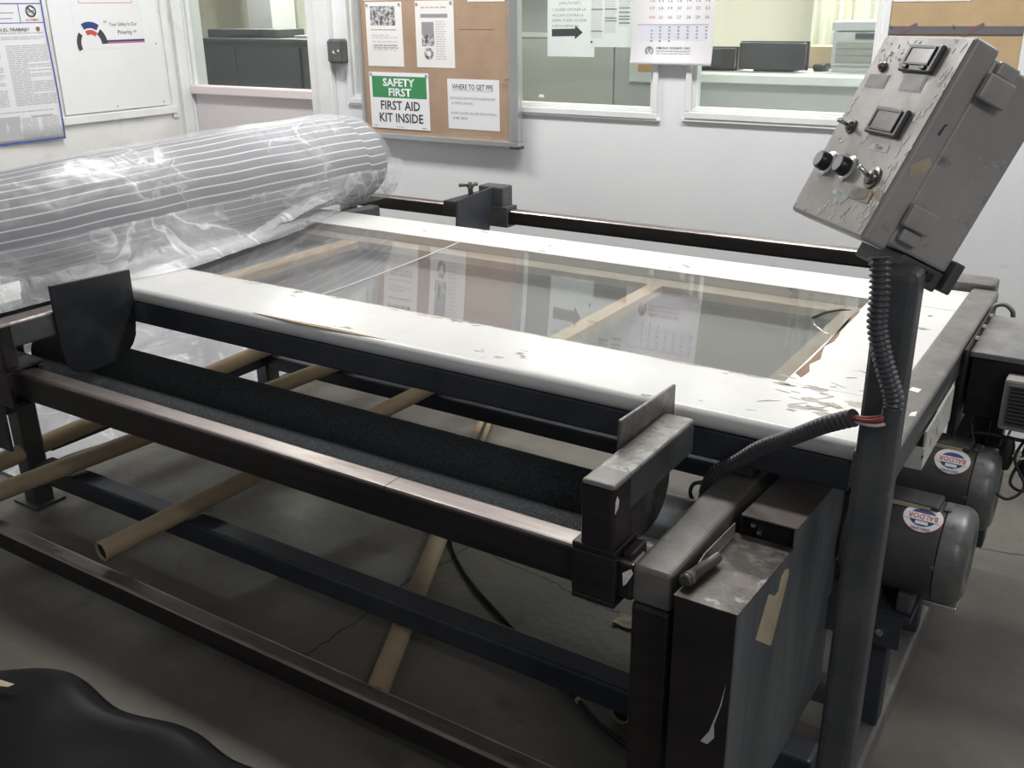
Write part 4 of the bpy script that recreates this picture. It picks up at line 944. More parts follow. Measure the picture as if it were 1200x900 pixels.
box('mounting_bracket', (-0.02, -H_-0.016, -0.178), (W_+0.006, -H_+0.035, -0.1605), MT['steel'], CB, 0.003, X=XB)
box('bracket_bolt', (W_-0.004, -H_-0.010, -0.140), (W_+0.003, -H_+0.004, -0.126), MT['black'], CB, 0.002, X=XB)
def latch(v0, v1, up):
    l = box('latch', (W_+0.0005, v0, -0.089), (W_+0.014, v1, -0.041), MT['boxgrey'], CB, 0.003, X=XB)
    a, b = (v1+0.001, v1+0.022) if up else (v0-0.022, v0-0.001)
    box('hinge_lug', (W_-0.006, a, -0.086), (W_+0.006, b, -0.052), MT['boxgrey'], l, 0.003, X=XB)
latch(0.088, 0.126, True); latch(-0.115, -0.080, False)
ft = 0.0012
def meter(u0, v0, u1, v1, deep, btn):
    b = box('panel_meter', (u0, v0, ft), (u1, v1, ft+0.008), MT['bezel'], CB, 0.0025, 2, X=XB)
    hh = (v1-v0)
    wz0 = v0+hh*(0.30 if btn else 0.2)
    box('display', (u0+0.013, wz0, ft+0.0082), (u1-0.015, v1-hh*0.17, ft+0.0090), MT['lcd'], b, X=XB)
    bmx = bmesh.new(); k = 0.003
    a0, a1, c0, c1 = u0+0.010, u1-0.012, wz0-0.003, v1-hh*0.17+0.003
    for lo, hi in (((a0, c0, ft+0.0082), (a1, c0+k, ft+0.0105)), ((a0, c1-k, ft+0.0082), (a1, c1, ft+0.0105)), ((a0, c0+k, ft+0.0082), (a0+k, c1-k, ft+0.0105)), ((a1-k, c0+k, ft+0.0082), (a1, c1-k, ft+0.0105))):
        add_box(bmx, lo, hi, 0, 1, XB)
    link('window_rim', fin(bmx), MT['black'], b)
    if btn:
        for uu in (u0+0.016, u1-0.026): box('push_button', (uu, v0+0.0035, ft+0.0082), (uu+0.012, v0+0.009, ft+0.0115), MT['black'], b, 0.001, X=XB)
meter(-0.0205, 0.0985, 0.0735, 0.1425, 0.011, True); meter(-0.0185, -0.0047, 0.0785, 0.0398, 0.011, False)
def mini(name, poly, m, t=0.0003, th=0.0012): return FCB.poly(name, poly, ft+t, m, CB, th=th)
mini('nameplate_edge', [(-0.111, 0.0685), (-0.043, 0.0690), (-0.0445, 0.0930), (-0.111, 0.0925)], MT['scrape'], 0.0002, 0.0006)
mini('nameplate', [(-0.108, 0.0705), (-0.0465, 0.0708), (-0.0475, 0.0912), (-0.1085, 0.0908)], MT['plateg'], 0.0009, 0.0006)
mini('nameplate_edge', [(0.002, 0.0690), (0.0680, 0.0695), (0.0650, 0.0975), (-0.003, 0.0972)], MT['scrape'], 0.0002, 0.0006)
mini('nameplate', [(0.005, 0.0710), (0.0645, 0.0712), (0.062, 0.0970), (0.0, 0.0970)], MT['plateg'], 0.0009, 0.0006)
def cyl(name, u, v, prof, m, par=CB, seg=24): return lathe(name, FCB.p(u, v, ft), CN, prof, m, par, seg)
cyl('indicator_lamp', -0.0788, 0.1035, [(0, 0.0085), (0.004, 0.0085), (0.005, 0.006), (0.009, 0.005), (0.011, 0.002)], MT['gunm'], seg=16)
def toggle(u, v, r, L_, lean):
    b = cyl('toggle_switch', u, v, [(0, r), (0.003, r), (0.004, r*0.72), (0.008, r*0.66), (0.010, r*0.4)], MT['gunm'], seg=20)
    p0 = FCB.p(u, v, ft+0.009); p1 = p0+CN*L_+CU*lean[0]+CV*lean[1]
    sweep('lever', [p0, p0.lerp(p1, 0.5), p0.lerp(p1, 0.92), p1], [0.0032, 0.0038, 0.0044, 0.003], MT['silver'], b, 10)
toggle(-0.0751, -0.0003, 0.0125, 0.021, (0.0, 0.0)); toggle(0.0727, -0.0693, 0.018, 0.020, (-0.006, 0.006))
def knob(u, v):
    b = cyl('dial_knob', u, v, [(0, 0.0215), (0.003, 0.0215), (0.005, 0.019), (0.006, 0.0165)], MT['silver'], seg=32)
    cyl('grip', u, v, [(0.0062, 0.0158), (0.008, 0.0162), (0.020, 0.0150), (0.022, 0.0138)], MT['black'], b, 28)
    cyl('cap', u, v, [(0.0222, 0.0126), (0.0232, 0.0122)], MT['copier'], b, 28)
knob(-0.0836, -0.0676); knob(-0.0131, -0.0664)
mini('paper_label', [(0.010, -0.0290), (0.0715, -0.0283), (0.0676, -0.0150), (0.033, -0.0158), (0.022, -0.0178), (0.014, -0.0215)], MT['paper'], 0.0002, 0.0004)
FCB.text('handwriting', 'Trim', 0.028, -0.0262, ft+0.0009, 0.008, MT['ink'], CB, width=0.026)
mini('paper_label', [(-0.0242, -0.1106), (-0.0184, -0.1020), (-0.008, -0.104), (0.0329, -0.1021), (0.0342, -0.1137)], MT['paperg'], 0.0002, 0.0004)
FCB.text('handwriting', '720', -0.008, -0.1105, ft+0.0009, 0.006, MT['inkg'], CB, width=0.02)
mini('square_plate', [(0.0351, -0.1085), (0.0975, -0.1080), (0.0945, -0.0872), (0.0365, -0.0885)], MT['tape'], 0.0002, 0.002)
FCB.poly('oval_sticker', [(0.066+0.022*math.cos(a*PI/10), -0.0975+0.0088*math.sin(a*PI/10)) for a in range(20)], ft+0.0024, MT['plateg'], CB, th=0.0005)
mini('paint_scrape', [(0.0965, -0.0905), (0.1035, -0.0800), (0.1235, -0.0850), (0.1250, -0.0985), (0.115, -0.0975)], MT['tape'], 0.0002, 0.0005)
# scrapes and chipped paint on face and rim
def scr(u, v, L_, W2_, a, m=MT['scrape']):
    pl = []
    for q, s_ in ((-1, 0), (-0.5, 0.8), (0.1, 0.5), (0.6, 1), (1, 0.1), (0.4, -0.7), (-0.2, -0.4), (-0.7, -0.9)):
        x, y = q*L_/2, s_*W2_/2*random.uniform(.6, 1.2); pl.append((u+x*math.cos(a)-y*math.sin(a), v+x*math.sin(a)+y*math.cos(a)))
    return mini('paint_scrape', pl, m, 0.00015, 0.0003)
for k in range(44): scr(random.uniform(0.092, 0.124), random.uniform(-0.15, 0.15), random.uniform(0.006, 0.022), random.uniform(0.003, 0.010), random.uniform(0.8, 2.0))
for k in range(34): scr(random.uniform(-0.118, -0.01), random.uniform(0.105, 0.150), random.uniform(0.003, 0.010), random.uniform(0.002, 0.005), random.uniform(0, 3), random.choice((MT['scrape'], MT['inkg'])))
for k in range(26): scr(random.uniform(-0.03, 0.115), random.uniform(-0.150, -0.118), random.uniform(0.004, 0.016), random.uniform(0.002, 0.006), random.uniform(0.8, 2.2))
for k in range(5): scr(-0.116+random.uniform(-.006, .006), 0.033+random.uniform(-.018, .014), 0.016, 0.006, random.uniform(0.3, 1.2))
scr(-0.083, -0.027, 0.012, 0.007, 0.4); scr(-0.122, -0.148, 0.014, 0.012, 1.4)
FSd = Face(CC+CU*W_, -CN, CV)      # right side of the box: x = depth
FSd.poly('peeled_patch', [(0.008, -0.035), (0.030, -0.012), (0.040, -0.022), (0.036, -0.036), (0.026, -0.040), (0.018, -0.052)], 0.0002, MT['tape'], CB)
FSd.poly('scratch_mark', [(0.022, 0.020), (0.024, 0.036), (0.030, 0.040), (0.027, 0.034), (0.026, 0.020)], 0.0002, MT['ink'], CB)
FSb = Face(CC+CU*(W_-0.006), -CN, CV)
wl = []
random.seed(3)
for k in range(26):
    a, b = random.uniform(0.105, 0.148), random.uniform(-0.075, 0.035); wl.append((a, b, a+random.uniform(0.001, 0.010), b+random.uniform(0.0006, 0.0022)))
FSb.flat('chalky_scrawl', wl, 0.0004, MT['copier'], CB)

# ------------------------------------------------------------------ conduits
def corr(name, pts, r, parent, n=10, pitch_=0.0085):
    sp = spline(pts, n); L_ = [0]
    for a, b in zip(sp, sp[1:]): L_.append(L_[-1]+(b-a).length)
    tot = L_[-1]; k = int(tot/(pitch_/4)); P = []; R = []; j = 0
    for i in range(k+1):
        s_ = tot*i/k
        while j < len(L_)-2 and L_[j+1] < s_: j += 1
        t_ = (s_-L_[j])/max(1e-9, L_[j+1]-L_[j]); P.append(sp[j].lerp(sp[j+1], t_)); R.append(r*(1.0 if (i % 4) in (0, 1) else 0.74))
    return sweep(name, P, R, MT['conduit'], parent, 14)
c1 = thing('corrugated_conduit', 'black corrugated conduit hanging down the post from the control box', 'conduit', (-0.29, 1.47, 0.97))
corr('hose', [(-0.308, 1.47, 1.200), (-0.300, 1.462, 1.150), (-0.297, 1.460, 1.100), (-0.284, 1.464, 1.050), (-0.272, 1.468, 1.015), (-0.262, 1.473, 0.985), (-0.262, 1.474, 0.968)], 0.0155, c1)
lathe('end_sleeve', (-0.262, 1.474, 0.967), (-0.02, 0, -1), [(0, 0.015), (0.022, 0.015), (0.023, 0.012)], MT['conduit'], c1, 16)
c2 = thing('corrugated_conduit', 'black corrugated conduit drooping from the post to the side beam', 'conduit', (-0.45, 1.58, 0.8))
corr('hose', [(-0.318, 1.478, 0.938), (-0.345, 1.490, 0.921), (-0.375, 1.508, 0.899), (-0.426, 1.540, 0.856), (-0.495, 1.585, 0.800), (-0.553, 1.624, 0.740), (-0.596, 1.648, 0.700), (-0.620, 1.664, 0.655), (-0.626, 1.670, 0.610)], 0.0148, c2, 10, 0.0112)
for k, (m, dx, dz) in enumerate((('wirered', 0, 0.004), ('wirered', 0.003, -0.001), ('wirewhite', 0.004, -0.007), ('wirered', -0.003, 0.0))):
    sweep('wire', spline([(-0.264+dx*0.5, 1.474, 0.958), (-0.272+dx, 1.466-0.002*k, 0.952+dz), (-0.292+dx, 1.466-0.001*k, 0.944+dz), (-0.322+dx, 1.480, 0.936+dz*0.6)], 6), 0.0028, MT[m], c2, 8)
o = sweep('cable_loop', spline([(-0.668, 1.782, 0.600), (-0.696, 1.785, 0.587), (-0.703, 1.785, 0.562), (-0.686, 1.782, 0.542), (-0.656, 1.775, 0.542), (-0.636, 1.77, 0.572), (-0.620, 1.765, 0.60), (-0.616, 1.765, 0.64)], 8), 0.0045, MT['switch'], None, 8)
tag(o, 'thin grey cable looping below the drooping conduit', 'cable')

# ------------------------------------------------------------------ motors
def motor(yc, zc_, r, x0, x1, label, ang):
    t = thing('electric_motor', label, 'motor', ((x0+x1)/2, yc, zc_-r), 'electric motors')
    L_ = x1-x0; b = 0.050
    lathe('casing', (x0, yc, zc_), (1, 0, 0), [(0, r*0.7), (0.004, r*0.97), (0.02, r), (L_-b-0.012, r), (L_-b-0.010, r*0.985)], MT['motor'], t, 48)
    e = lathe('end_bell', (x1-b-0.009, yc, zc_), (1, 0, 0), [(0, r*0.99), (0.002, r*1.015), (0.030, r*1.015), (0.040, r*0.985), (0.049, r*0.90), (0.053, r*0.80), (0.053, r*0.55), (0.050, r*0.5), (0.050, 0.01)], MT['bell'], t, 48)
    for k in range(10):
        a = k*2*PI/10
        lathe('vent_hole', (x1-0.0035, yc+r*0.79*math.cos(a), zc_+r*0.79*math.sin(a)), (1, 0, 0.0), [(-0.012, 0.007), (-0.0055, 0.007)], MT['black'], e, 8)
    xs = x1-b-0.030
    box('nameplate_pad', (xs-0.115, yc-0.028, zc_+r-0.008), (xs+0.006, yc+0.035, zc_+r+0.008), MT['motor'], t, 0.004)
    box('nameplate', (xs-0.11, yc-0.0295, zc_+r-0.005), (xs-0.01, yc-0.0284, zc_+r+0.004), MT['tape'], t)
    box('clip', (xs+0.012, yc-r-0.001, zc_+0.004), (xs+0.028, yc-r+0.012, zc_+0.016), MT['bell'], t, 0.003)
    box('clip', (xs+0.012, yc-0.02, zc_+r-0.006), (xs+0.028, yc+0.02, zc_+r+0.004), MT['bell'], t, 0.003)
    # oval maker's sticker wrapped on the casing, upside down
    st = None
    xc = -0.2485
    def on(x, s_, dt): a = math.radians(ang)-s_/r; return (x, yc+(r+dt)*math.cos(a), zc_+(r+dt)*math.sin(a))
    def oval(name, a_, b_, dt, m, par, clip=None):
        bm = bmesh.new(); n = 28; rings = []
        for q in range(5):
            k = q/4; ring = []
            for i in range(n):
                X_, S_ = a_*k*math.cos(2*PI*i/n), b_*k*math.sin(2*PI*i/n)
                if clip: S_ = max(clip[0], min(clip[1], S_))
                ring.append(bm.verts.new(on(xc+X_, S_, dt)))
            rings.append(ring)
        for p, q in zip(rings, rings[1:]):
            for i in range(n):
                try: bm.faces.new((p[i], p[(i+1) % n], q[(i+1) % n], q[i]))
                except ValueError: pass
        bmesh.ops.remove_doubles(bm, verts=bm.verts[:], dist=1e-6)
        return link(name, fin(bm), m, par, smooth=True)
    st = oval('sticker', 0.0385, 0.034, 0.0008, MT['red'], t)
    oval('white_oval', 0.0372, 0.0325, 0.0014, MT['signwhite'], st)
    oval('blue_oval', 0.026, 0.0205, 0.0020, MT['navy'], st)
    def lab(body, X0, S0, h, wd, m, dt):
        cu = bpy.data.curves.new('t', 'FONT'); cu.body = body; cu.size = 1; cu.resolution_u = 2; cu.offset = 0.008
        ob = bpy.data.objects.new('t', cu); COL.objects.link(ob)
        me = bpy.data.meshes.new_from_object(ob.evaluated_get(bpy.context.evaluated_depsgraph_get()))
        COL.objects.unlink(ob); bpy.data.objects.remove(ob); bpy.data.curves.remove(cu)
        a0 = min(v.co.x for v in me.vertices); a1 = max(v.co.x for v in me.vertices)
        for v in me.vertices:
            X_ = (v.co.x-a0)/(a1-a0)*wd-wd/2; S_ = (v.co.y/0.7-0.5)*h
            v.co = on(xc-(X_+X0), S0+S_*1.0, dt) if True else v.co
            # upside down: text x runs to -X, text up runs downwards round the casing
        me.materials.clear(); return link('lettering', me, m, st)
    # s_ grows with the angle decreasing, i.e. towards the back/top; upside-down text has 'up' towards the front
    def on(x, s_, dt): a = math.radians(ang)+s_/r; return (x, yc+(r+dt)*math.cos(a), zc_+(r+dt)*math.sin(a))
    bmq = bmesh.new(); vr = [[bmq.verts.new(on(xc+x, s_, 0.0026)) for x in (-0.0335, 0.0335)] for s_ in (-0.0085, -0.004, 0.0, 0.004, 0.0085)]
    for p, q in zip(vr, vr[1:]): bmq.faces.new((p[0], p[1], q[1], q[0]))
    link('white_band', fin(bmq), MT['signwhite'], st)
    lab('BALDOR', 0, 0, 0.0115, 0.056, MT['red'], 0.0034)
    lab('ENERGY-SAVING', 0, 0.0265, 0.0055, 0.036, MT['navy'], 0.0022)
    bmq = bmesh.new()
    bmq.faces.new([bmq.verts.new(on(xc-x, s_, 0.0027)) for x, s_ in ((-0.012, 0.0105), (0.012, 0.0105), (0.012, 0.0175), (-0.012, 0.0175))])
    link('flag_patch', fin(bmq), MT['calpaper'], st)
    box('foot', (x0+0.06, yc-r*0.8, zc_-r-0.02), (x0+0.09, yc+r*0.8, zc_-r*0.75), MT['motor'], t, 0.004)
    box('foot', (x1-b-0.07, yc-r*0.8, zc_-r-0.02), (x1-b-0.04, yc+r*0.8, zc_-r*0.75), MT['motor'], t, 0.004)
    return t
motor(1.93, 0.50, 0.100, -0.395, -0.150, 'nearer grey electric motor with a blue and white oval sticker, lower one behind the post', 118)
motor(2.25, 0.51, 0.095, -0.49, -0.145, 'farther grey electric motor with an oval sticker, below the white metal channel', 126)
t = thing('motor_mount', 'dark folded steel motor mounting bracket under the nearer motor', 'bracket', (-0.33, 1.95, 0.07))
box('plate', (-0.43, 1.84, 0.362), (-0.235, 2.34, 0.378), MT['bluesteel'], t, 0.003)
box('side_flange', (-0.43, 1.832, 0.30), (-0.25, 1.8395, 0.378), MT['bluesteel'], t)
box('upright', (-0.333, 1.86, 0.0755), (-0.273, 1.91, 0.3615), MT['bluesteel'], t, 0.004); box('upright', (-0.333, 2.26, 0.0755), (-0.273, 2.31, 0.3615), MT['bluesteel'], t, 0.004)
lathe('bolt', (-0.29, 1.8315, 0.335), (0, -1, 0), [(0, 0.009), (0.007, 0.009), (0.008, 0.004)], MT['silver'], t, 6)
o = box('spacer_bar', (-0.232, 1.93, 0.362), (-0.165, 1.975, 0.376), MT['silver'], bev=0.002); tag(o, 'short pale steel bar below the end bell of the nearer motor', 'bar')
o.parent = None

# ------------------------------------------------------------------ white channel, enclosure, drive, cables at right
t = thing('terminal_channel', 'scuffed white steel channel with a green terminal under the end rail', 'channel', (-0.30, 2.0, 0.695))
box('outer_wall', (-0.268, 1.875, 0.700), (-0.264, 2.16, 0.775), MT['whitesteel'], t)
box('base', (-0.335, 1.875, 0.695), (-0.264, 2.16, 0.6995), MT['whitesteel'], t)
box('end_plate', (-0.335, 1.869, 0.695), (-0.264, 1.8735, 0.742), MT['whitesteel'], t)
box('terminal_block', (-0.300, 2.02, 0.7005), (-0.274, 2.05, 0.755), MT['terminal'], t, 0.003)
box('terminal_block', (-0.300, 1.93, 0.7005), (-0.274, 1.99, 0.745), MT['whitesteel'], t, 0.003)
FW = Face((-0.264, 0, 0), (0, 1, 0), (0, 0, 1))
FW.flat('stencil_mark', [(1.93, 0.722, 1.936, 0.740)], 0.0005, MT['ink'], t); FW.flat('stencil_mark', [(1.99, 0.725, 1.996, 0.739)], 0.0005, MT['ink'], t)
for a, b in ((1.868, 0.730), (1.868, 0.708)): lathe('screw', (-0.322, 1.8685, b), (0, -1, 0), [(0, 0.006), (0.004, 0.006), (0.005, 0.002)], MT['silver'], t, 8)

t = thing('electrical_enclosure', 'dusty grey electrical enclosure at the right end of the table', 'enclosure', (-0.1, 2.45, 0.655))
box('housing', (-0.258, 2.315, 0.655), (0.22, 2.62, 0.797), MT['coverdark'], t, 0.003)
box('cover', (-0.262, 2.305, 0.798), (0.224, 2.63, 0.812), MT['ebox'], t, 0.003)
box('mounting_flange', (-0.2665, 2.25, 0.62), (-0.2625, 2.64, 0.83), MT['coverdark'], t)
for y in (2.36, 2.46, 2.56): lathe('bolt', (-0.262, y, 0.826), (1, 0, 0), [(0, 0.006), (0.008, 0.006)], MT['silver'], t, 6)
box('leg', (-0.235, 2.36, 0.30), (-0.17, 2.42, 0.654), MT['bluesteel'], t, 0.004)
o = sweep('hook', spline([(-0.270, 2.655, 0.80), (-0.262, 2.66, 0.826), (-0.240, 2.662, 0.832), (-0.222, 2.662, 0.818), (-0.218, 2.662, 0.80)], 8), 0.006, MT['greysteel'], None, 8)
tag(o, 'small bent grey strap hook behind the electrical enclosure', 'hook')
t = thing('speed_drive', 'grey finned speed drive hung on the front of the enclosure', 'drive', (-0.13, 2.28, 0.66))
box('case', (-0.178, 2.262, 0.655), (-0.05, 2.312, 0.775), MT['drive'], t, 0.006)
for k in range(11): box('fin', (-0.166, 2.252, 0.672+k*0.0088), (-0.06, 2.2615, 0.6765+k*0.0088), MT['bezel'], t)
CBG = 'tangled cables under the enclosure'
def cable(pts, r, label, m='cord'):
    o = sweep('cable', spline(pts, 10), r, MT[m], None, 8); tag(o, label, 'cable', CBG)
cable([(-0.235, 2.30, 0.640), (-0.215, 2.26, 0.58), (-0.235, 2.24, 0.53), (-0.262, 2.27, 0.56), (-0.238, 2.29, 0.62), (-0.12, 2.285, 0.63)], 0.0045, 'black cable looping just left under the enclosure')
cable([(-0.20, 2.33, 0.65), (-0.205, 2.36, 0.56), (-0.225, 2.36, 0.50), (-0.24, 2.38, 0.56), (-0.235, 2.41, 0.65)], 0.004, 'thin black cable hanging in a narrow loop behind the farther motor')
cable([(-0.11, 2.30, 0.65), (-0.13, 2.25, 0.60), (-0.10, 2.22, 0.55), (-0.13, 2.2, 0.52), (-0.175, 2.21, 0.545)], 0.0035, 'thick black cable running down from the speed drive')
cable([(-0.07, 2.30, 0.65), (-0.10, 2.27, 0.61), (-0.07, 2.25, 0.57), (-0.09, 2.22, 0.54), (-0.13, 2.235, 0.55), (-0.10, 2.27, 0.645)], 0.0035, 'thin black cable looping back beside the end bell of the farther motor')
cable([(-0.15, 2.31, 0.65), (-0.155, 2.27, 0.615), (-0.12, 2.25, 0.60), (-0.09, 2.26, 0.63), (-0.075, 2.28, 0.652)], 0.003, 'thin pale cable curled below the speed drive', 'wirewhite')
t = thing('cable_bundle', 'dark taped bundle of connectors hanging below the speed drive', 'connector', (-0.12, 2.24, 0.58))
lathe('connector', (-0.150, 2.262, 0.640), (0.02, -0.02, -1), [(0, 0.012), (0.02, 0.016), (0.055, 0.016), (0.075, 0.010)], MT['black'], t, 14)
lathe('connector', (-0.105, 2.262, 0.645), (-0.03, -0.02, -1), [(0, 0.010), (0.03, 0.014), (0.07, 0.014), (0.09, 0.009)], MT['black'], t, 14)
sweep('tie_wrap', [(-0.142, 2.257, 0.60), (-0.112, 2.257, 0.61)], 0.003, MT['wirewhite'], t, 6)

# ------------------------------------------------------------------ fabric roll in plastic
RL = thing('fabric_roll', 'large roll of grey white-striped fabric wrapped in clear plastic on the table', 'fabric roll', (-2.74, 2.2, 0.82))
RX, RZ, RRX, RRZ = -2.715, 0.982, 0.185, 0.158
Y0R, Y1R = 1.22, 3.03
def roll_r(y, a):
    k = 1.0
    e = min(1.0, max(0.0, (Y1R-y)/0.07)); k *= 0.80+0.20*math.sqrt(1-(1-e)**2)
    k *= 1.05-0.16*max(0.0, (2.35-y)/1.1)**1.3
    k *= 1+0.012*math.sin(y*5.0+math.sin(a*2))+0.008*math.sin(a*5+y*3)
    return k
def roll_p(y, a, d=0.0):
    k = roll_r(y, a); dz = RRZ*(roll_r(y, a)-1.0)*0.9 if y < 2.9 else 0.0
    return Vector((RX+(RRX*k+d)*math.cos(a), y, RZ+dz+(RRZ*k+d)*math.sin(a)))
bm = bmesh.new(); uvl = bm.loops.layers.uv.new('UVMap'); NA, NYR = 96, 60; rows = []
for j in range(NYR+1):
    y = Y0R+(Y1R-Y0R)*(1-(1-j/NYR)**1.5)
    rows.append([bm.verts.new(roll_p(y, 2*PI*i/NA+0.012*math.sin(y*7)+0.008*math.sin(y*19))) for i in range(NA)])
for j in range(NYR):
    for i in range(NA):
        f = bm.faces.new((rows[j][i], rows[j][(i+1) % NA], rows[j+1][(i+1) % NA], rows[j+1][i]))
        for lp, (uu, vv) in zip(f.loops, ((i, j), (i+1, j), (i+1, j+1), (i, j+1))): lp[uvl].uv = (uu/NA, vv/NYR)
bm.faces.new(rows[0]); bm.faces.new(rows[-1])
o = link('rolled_fabric', fin(bm), MT['stripe'], RL)
for p in o.data.polygons: p.use_smooth = len(p.vertices) == 4
# plastic wrap: shell round the roll plus a skirt spreading on the table at its right
bm = bmesh.new(); NP, NYW = 90, 110; rows = []
for j in range(NYW+1):
    y = 1.20+(3.09-1.20)*j/NYW; row = []
    ed = -2.44 if y < 1.66 else max(-2.70, -2.44+0.05*min(1, (y-1.66)/0.25)-0.25*max(0, (y-1.9)/0.9)**1.2)                     # where the skirt touches the table
    for i in range(NP+1):
        s_ = i/NP
        if s_ < 0.74:
            a = PI*1.12-(PI*1.12-math.radians(2))*(s_/0.74)
            yy = min(y, Y1R-0.012); p = roll_p(yy, a, 0.010); p.y = y
            if y > Y1R-0.02: p.x = RX+(p.x-RX)*(1-0.25*(y-Y1R+0.02)/0.08); p.z = RZ+(p.z-RZ)*(1-0.3*(y-Y1R+0.02)/0.08)
        else:
            q = (s_-0.74)/0.26; yy = min(y, Y1R-0.012)
            a0 = roll_p(yy, math.radians(2), 0.010); a0.y = y
            end = Vector((max(ed, RX+0.10), y, 0.8195)); c = Vector((a0.x+0.004, y, 0.875))
            p = a0*(1-q)**2+c*2*q*(1-q)+end*q*q
        nz = noise.noise(Vector((p.x*6, p.y*3.2, p.z*6)))*0.5+noise.noise(Vector((p.x*17, p.y*8, p.z*17)))*0.28+noise.noise(Vector((p.x*40, p.y*22, p.z*40)))*0.12
        dd = Vector((p.x-RX, 0, p.z-RZ+0.05)).normalized(); amp = 0.006+0.016*max(0, (s_-0.55)/0.45)
        if s_ > 0.74: amp *= 1-0.55*(s_-0.74)/0.26
        p = p+dd*(abs(nz)*amp*1.6)
        p.z = max(p.z, 0.8192) if p.x > -2.56 or y > 1.66 else p.z
        row.append(bm.verts.new(p))
    rows.append(row)
for j in range(NYW):
    for i in range(NP):
        f = bm.faces.new((rows[j][i], rows[j][i+1], rows[j+1][i+1], rows[j+1][i])); f.material_index = 0 if i < 0.76*NP else 1
bm2 = bm.copy()
bmesh.ops.delete(bm, geom=[f for f in bm.faces if f.material_index == 1], context='FACES')
bmesh.ops.delete(bm2, geom=[f for f in bm2.faces if f.material_index == 0], context='FACES')
for q in (bm, bm2):
    for f in q.faces: f.material_index = 0
link('plastic_wrap', fin(bm), MT['film'], RL, smooth=True)
link('wrap_skirt', fin(bm2), MT['skirt'], RL, smooth=True)
# loose folds of the bag lying along the foot of the roll
def fold(name, pts, hts, par, m):
    bm = bmesh.new(); P = spline(pts, 10); rows = []; n = len(P)
    for i, p in enumerate(P):
        k = i/(n-1); h = hts[0]+(hts[1]-hts[0])*k; h *= math.sin(PI*min(1, max(0.05, k*0.96+0.03)))
        d = (P[min(i+1, n-1)]-P[max(i-1, 0)]).normalized(); sd = d.cross(Vector((0, 0, 1)))
        row = []
        for q in range(9):
            a = PI*q/8; w = h*1.1
            pp = p+sd*(math.cos(a)*w)+Vector((0, 0, 1))*(math.sin(a)*h)
            pp += Vector((0, 0, 1))*(0.008*noise.noise(pp*25)); row.append(bm.verts.new(pp))
        rows.append(row)
    for a, b in zip(rows, rows[1:]):
        for q in range(8): bm.faces.new((a[q], a[q+1], b[q+1], b[q]))
    return link(name, fin(bm), m, par, smooth=True)
fold('bag_fold', [(-2.45, 1.70, 0.822), (-2.45, 2.1, 0.822), (-2.52, 2.5, 0.822), (-2.62, 2.85, 0.822)], (0.035, 0.03), RL, MT['skirt'])
fold('bag_fold', [(-2.47, 2.2, 0.845), (-2.53, 2.5, 0.87), (-2.57, 2.8, 0.92), (-2.58, 3.05, 0.97)], (0.03, 0.035), RL, MT['skirt'])

# crumpled plastic on the floor at the left
bm = bmesh.new(); nx, ny = 46, 60; rows = []
for j in range(ny+1):
    y = 1.65+1.75*j/ny; row = []
    for i in range(nx+1):
        x = -4.35+1.22*i/nx+0.08*noise.noise(Vector((0, y*3, 1)))+(0.10*(y-2.6) if y < 2.6 else 0)*0.4
        e = min(i/nx, 1-i/nx, j/ny, 1-j/ny)*4; e = min(1, e)
        h = 0.012+e*(0.09+0.10*noise.noise(Vector((x*3, y*1.6, 3)))+0.05*abs(noise.noise(Vector((x*9, y*5, 7)))))
        row.append(bm.verts.new((x, y, max(0.004, h))))
    rows.append(row)
for j in range(ny):
    for i in range(nx): bm.faces.new((rows[j][i], rows[j][i+1], rows[j+1][i+1], rows[j+1][i]))
o = link('plastic_sheet', fin(bm), MT['filmfloor'], smooth=True); tag(o, 'crumpled clear plastic sheeting on the floor behind the left end of the frame', 'plastic sheet')

# ------------------------------------------------------------------ cardboard tubes
def ctube(a, b, r, label):
    a, b = Vector(a), Vector(b); d = (b-a); L_ = d.length
    t = thing('cardboard_tube', label, 'tube', tuple(a.lerp(b, 0.5)), 'cardboard tubes under the table')
    lathe('tube_wall', a, d, [(0.02, r-0.004), (0.0, r-0.004), (0.0, r), (L_, r), (L_, r-0.004), (L_-0.02, r-0.004)], MT['card'], t, 28)
    u, v = frame_of(d); bm = bmesh.new(); dn = d.normalized()
    add_sweep(bm, [a+dn*0.006, a+dn*0.018], r-0.0042, 24); link('hollow_shade', fin(bm), MT['cardshade'], t)  # near-black plug standing in for the shade down the tube
    bm = bmesh.new(); add_sweep(bm, [b-dn*0.018, b-dn*0.006], r-0.0042, 24); link('hollow_shade', fin(bm), MT['cardshade'], t)
ctube((-2.97, 1.30, 0.176), (-2.965+0.03, 2.95, 0.245), 0.030, 'leftmost brown cardboard tube resting on the lower stretchers')
ctube((-2.80, 1.28, 0.172), (-2.50, 2.98, 0.252), 0.029, 'second brown cardboard tube from the left, crossing the stretchers')
ctube((-2.215, 1.335, 0.170), (-2.05, 3.00, 0.255), 0.0285, 'brown cardboard tube with its open end over the lower front rail')
ctube((-1.31, 1.405, 0.0285), (-2.08, 3.05, 0.0285), 0.028, 'long brown cardboard tube lying slantwise on the concrete floor')
ctube((-0.792, 1.655, 0.0285), (-0.63, 2.45, 0.0285), 0.028, 'short-looking cardboard tube end beside the front right leg')
o = sweep('power_cord', spline([(-2.045, 3.02, 0.062), (-1.97, 2.85, 0.063), (-1.83, 2.55, 0.062), (-1.755, 2.38, 0.062), (-1.66, 2.22, 0.030), (-1.58, 2.085, 0.007), (-1.42, 1.955, 0.007), (-1.27, 1.868, 0.007), (-1.04, 1.742, 0.007), (-0.89, 1.660, 0.007), (-0.80, 1.612, 0.007), (-0.70, 1.58, 0.007)], 8), 0.0062, MT['cord'], None, 8)
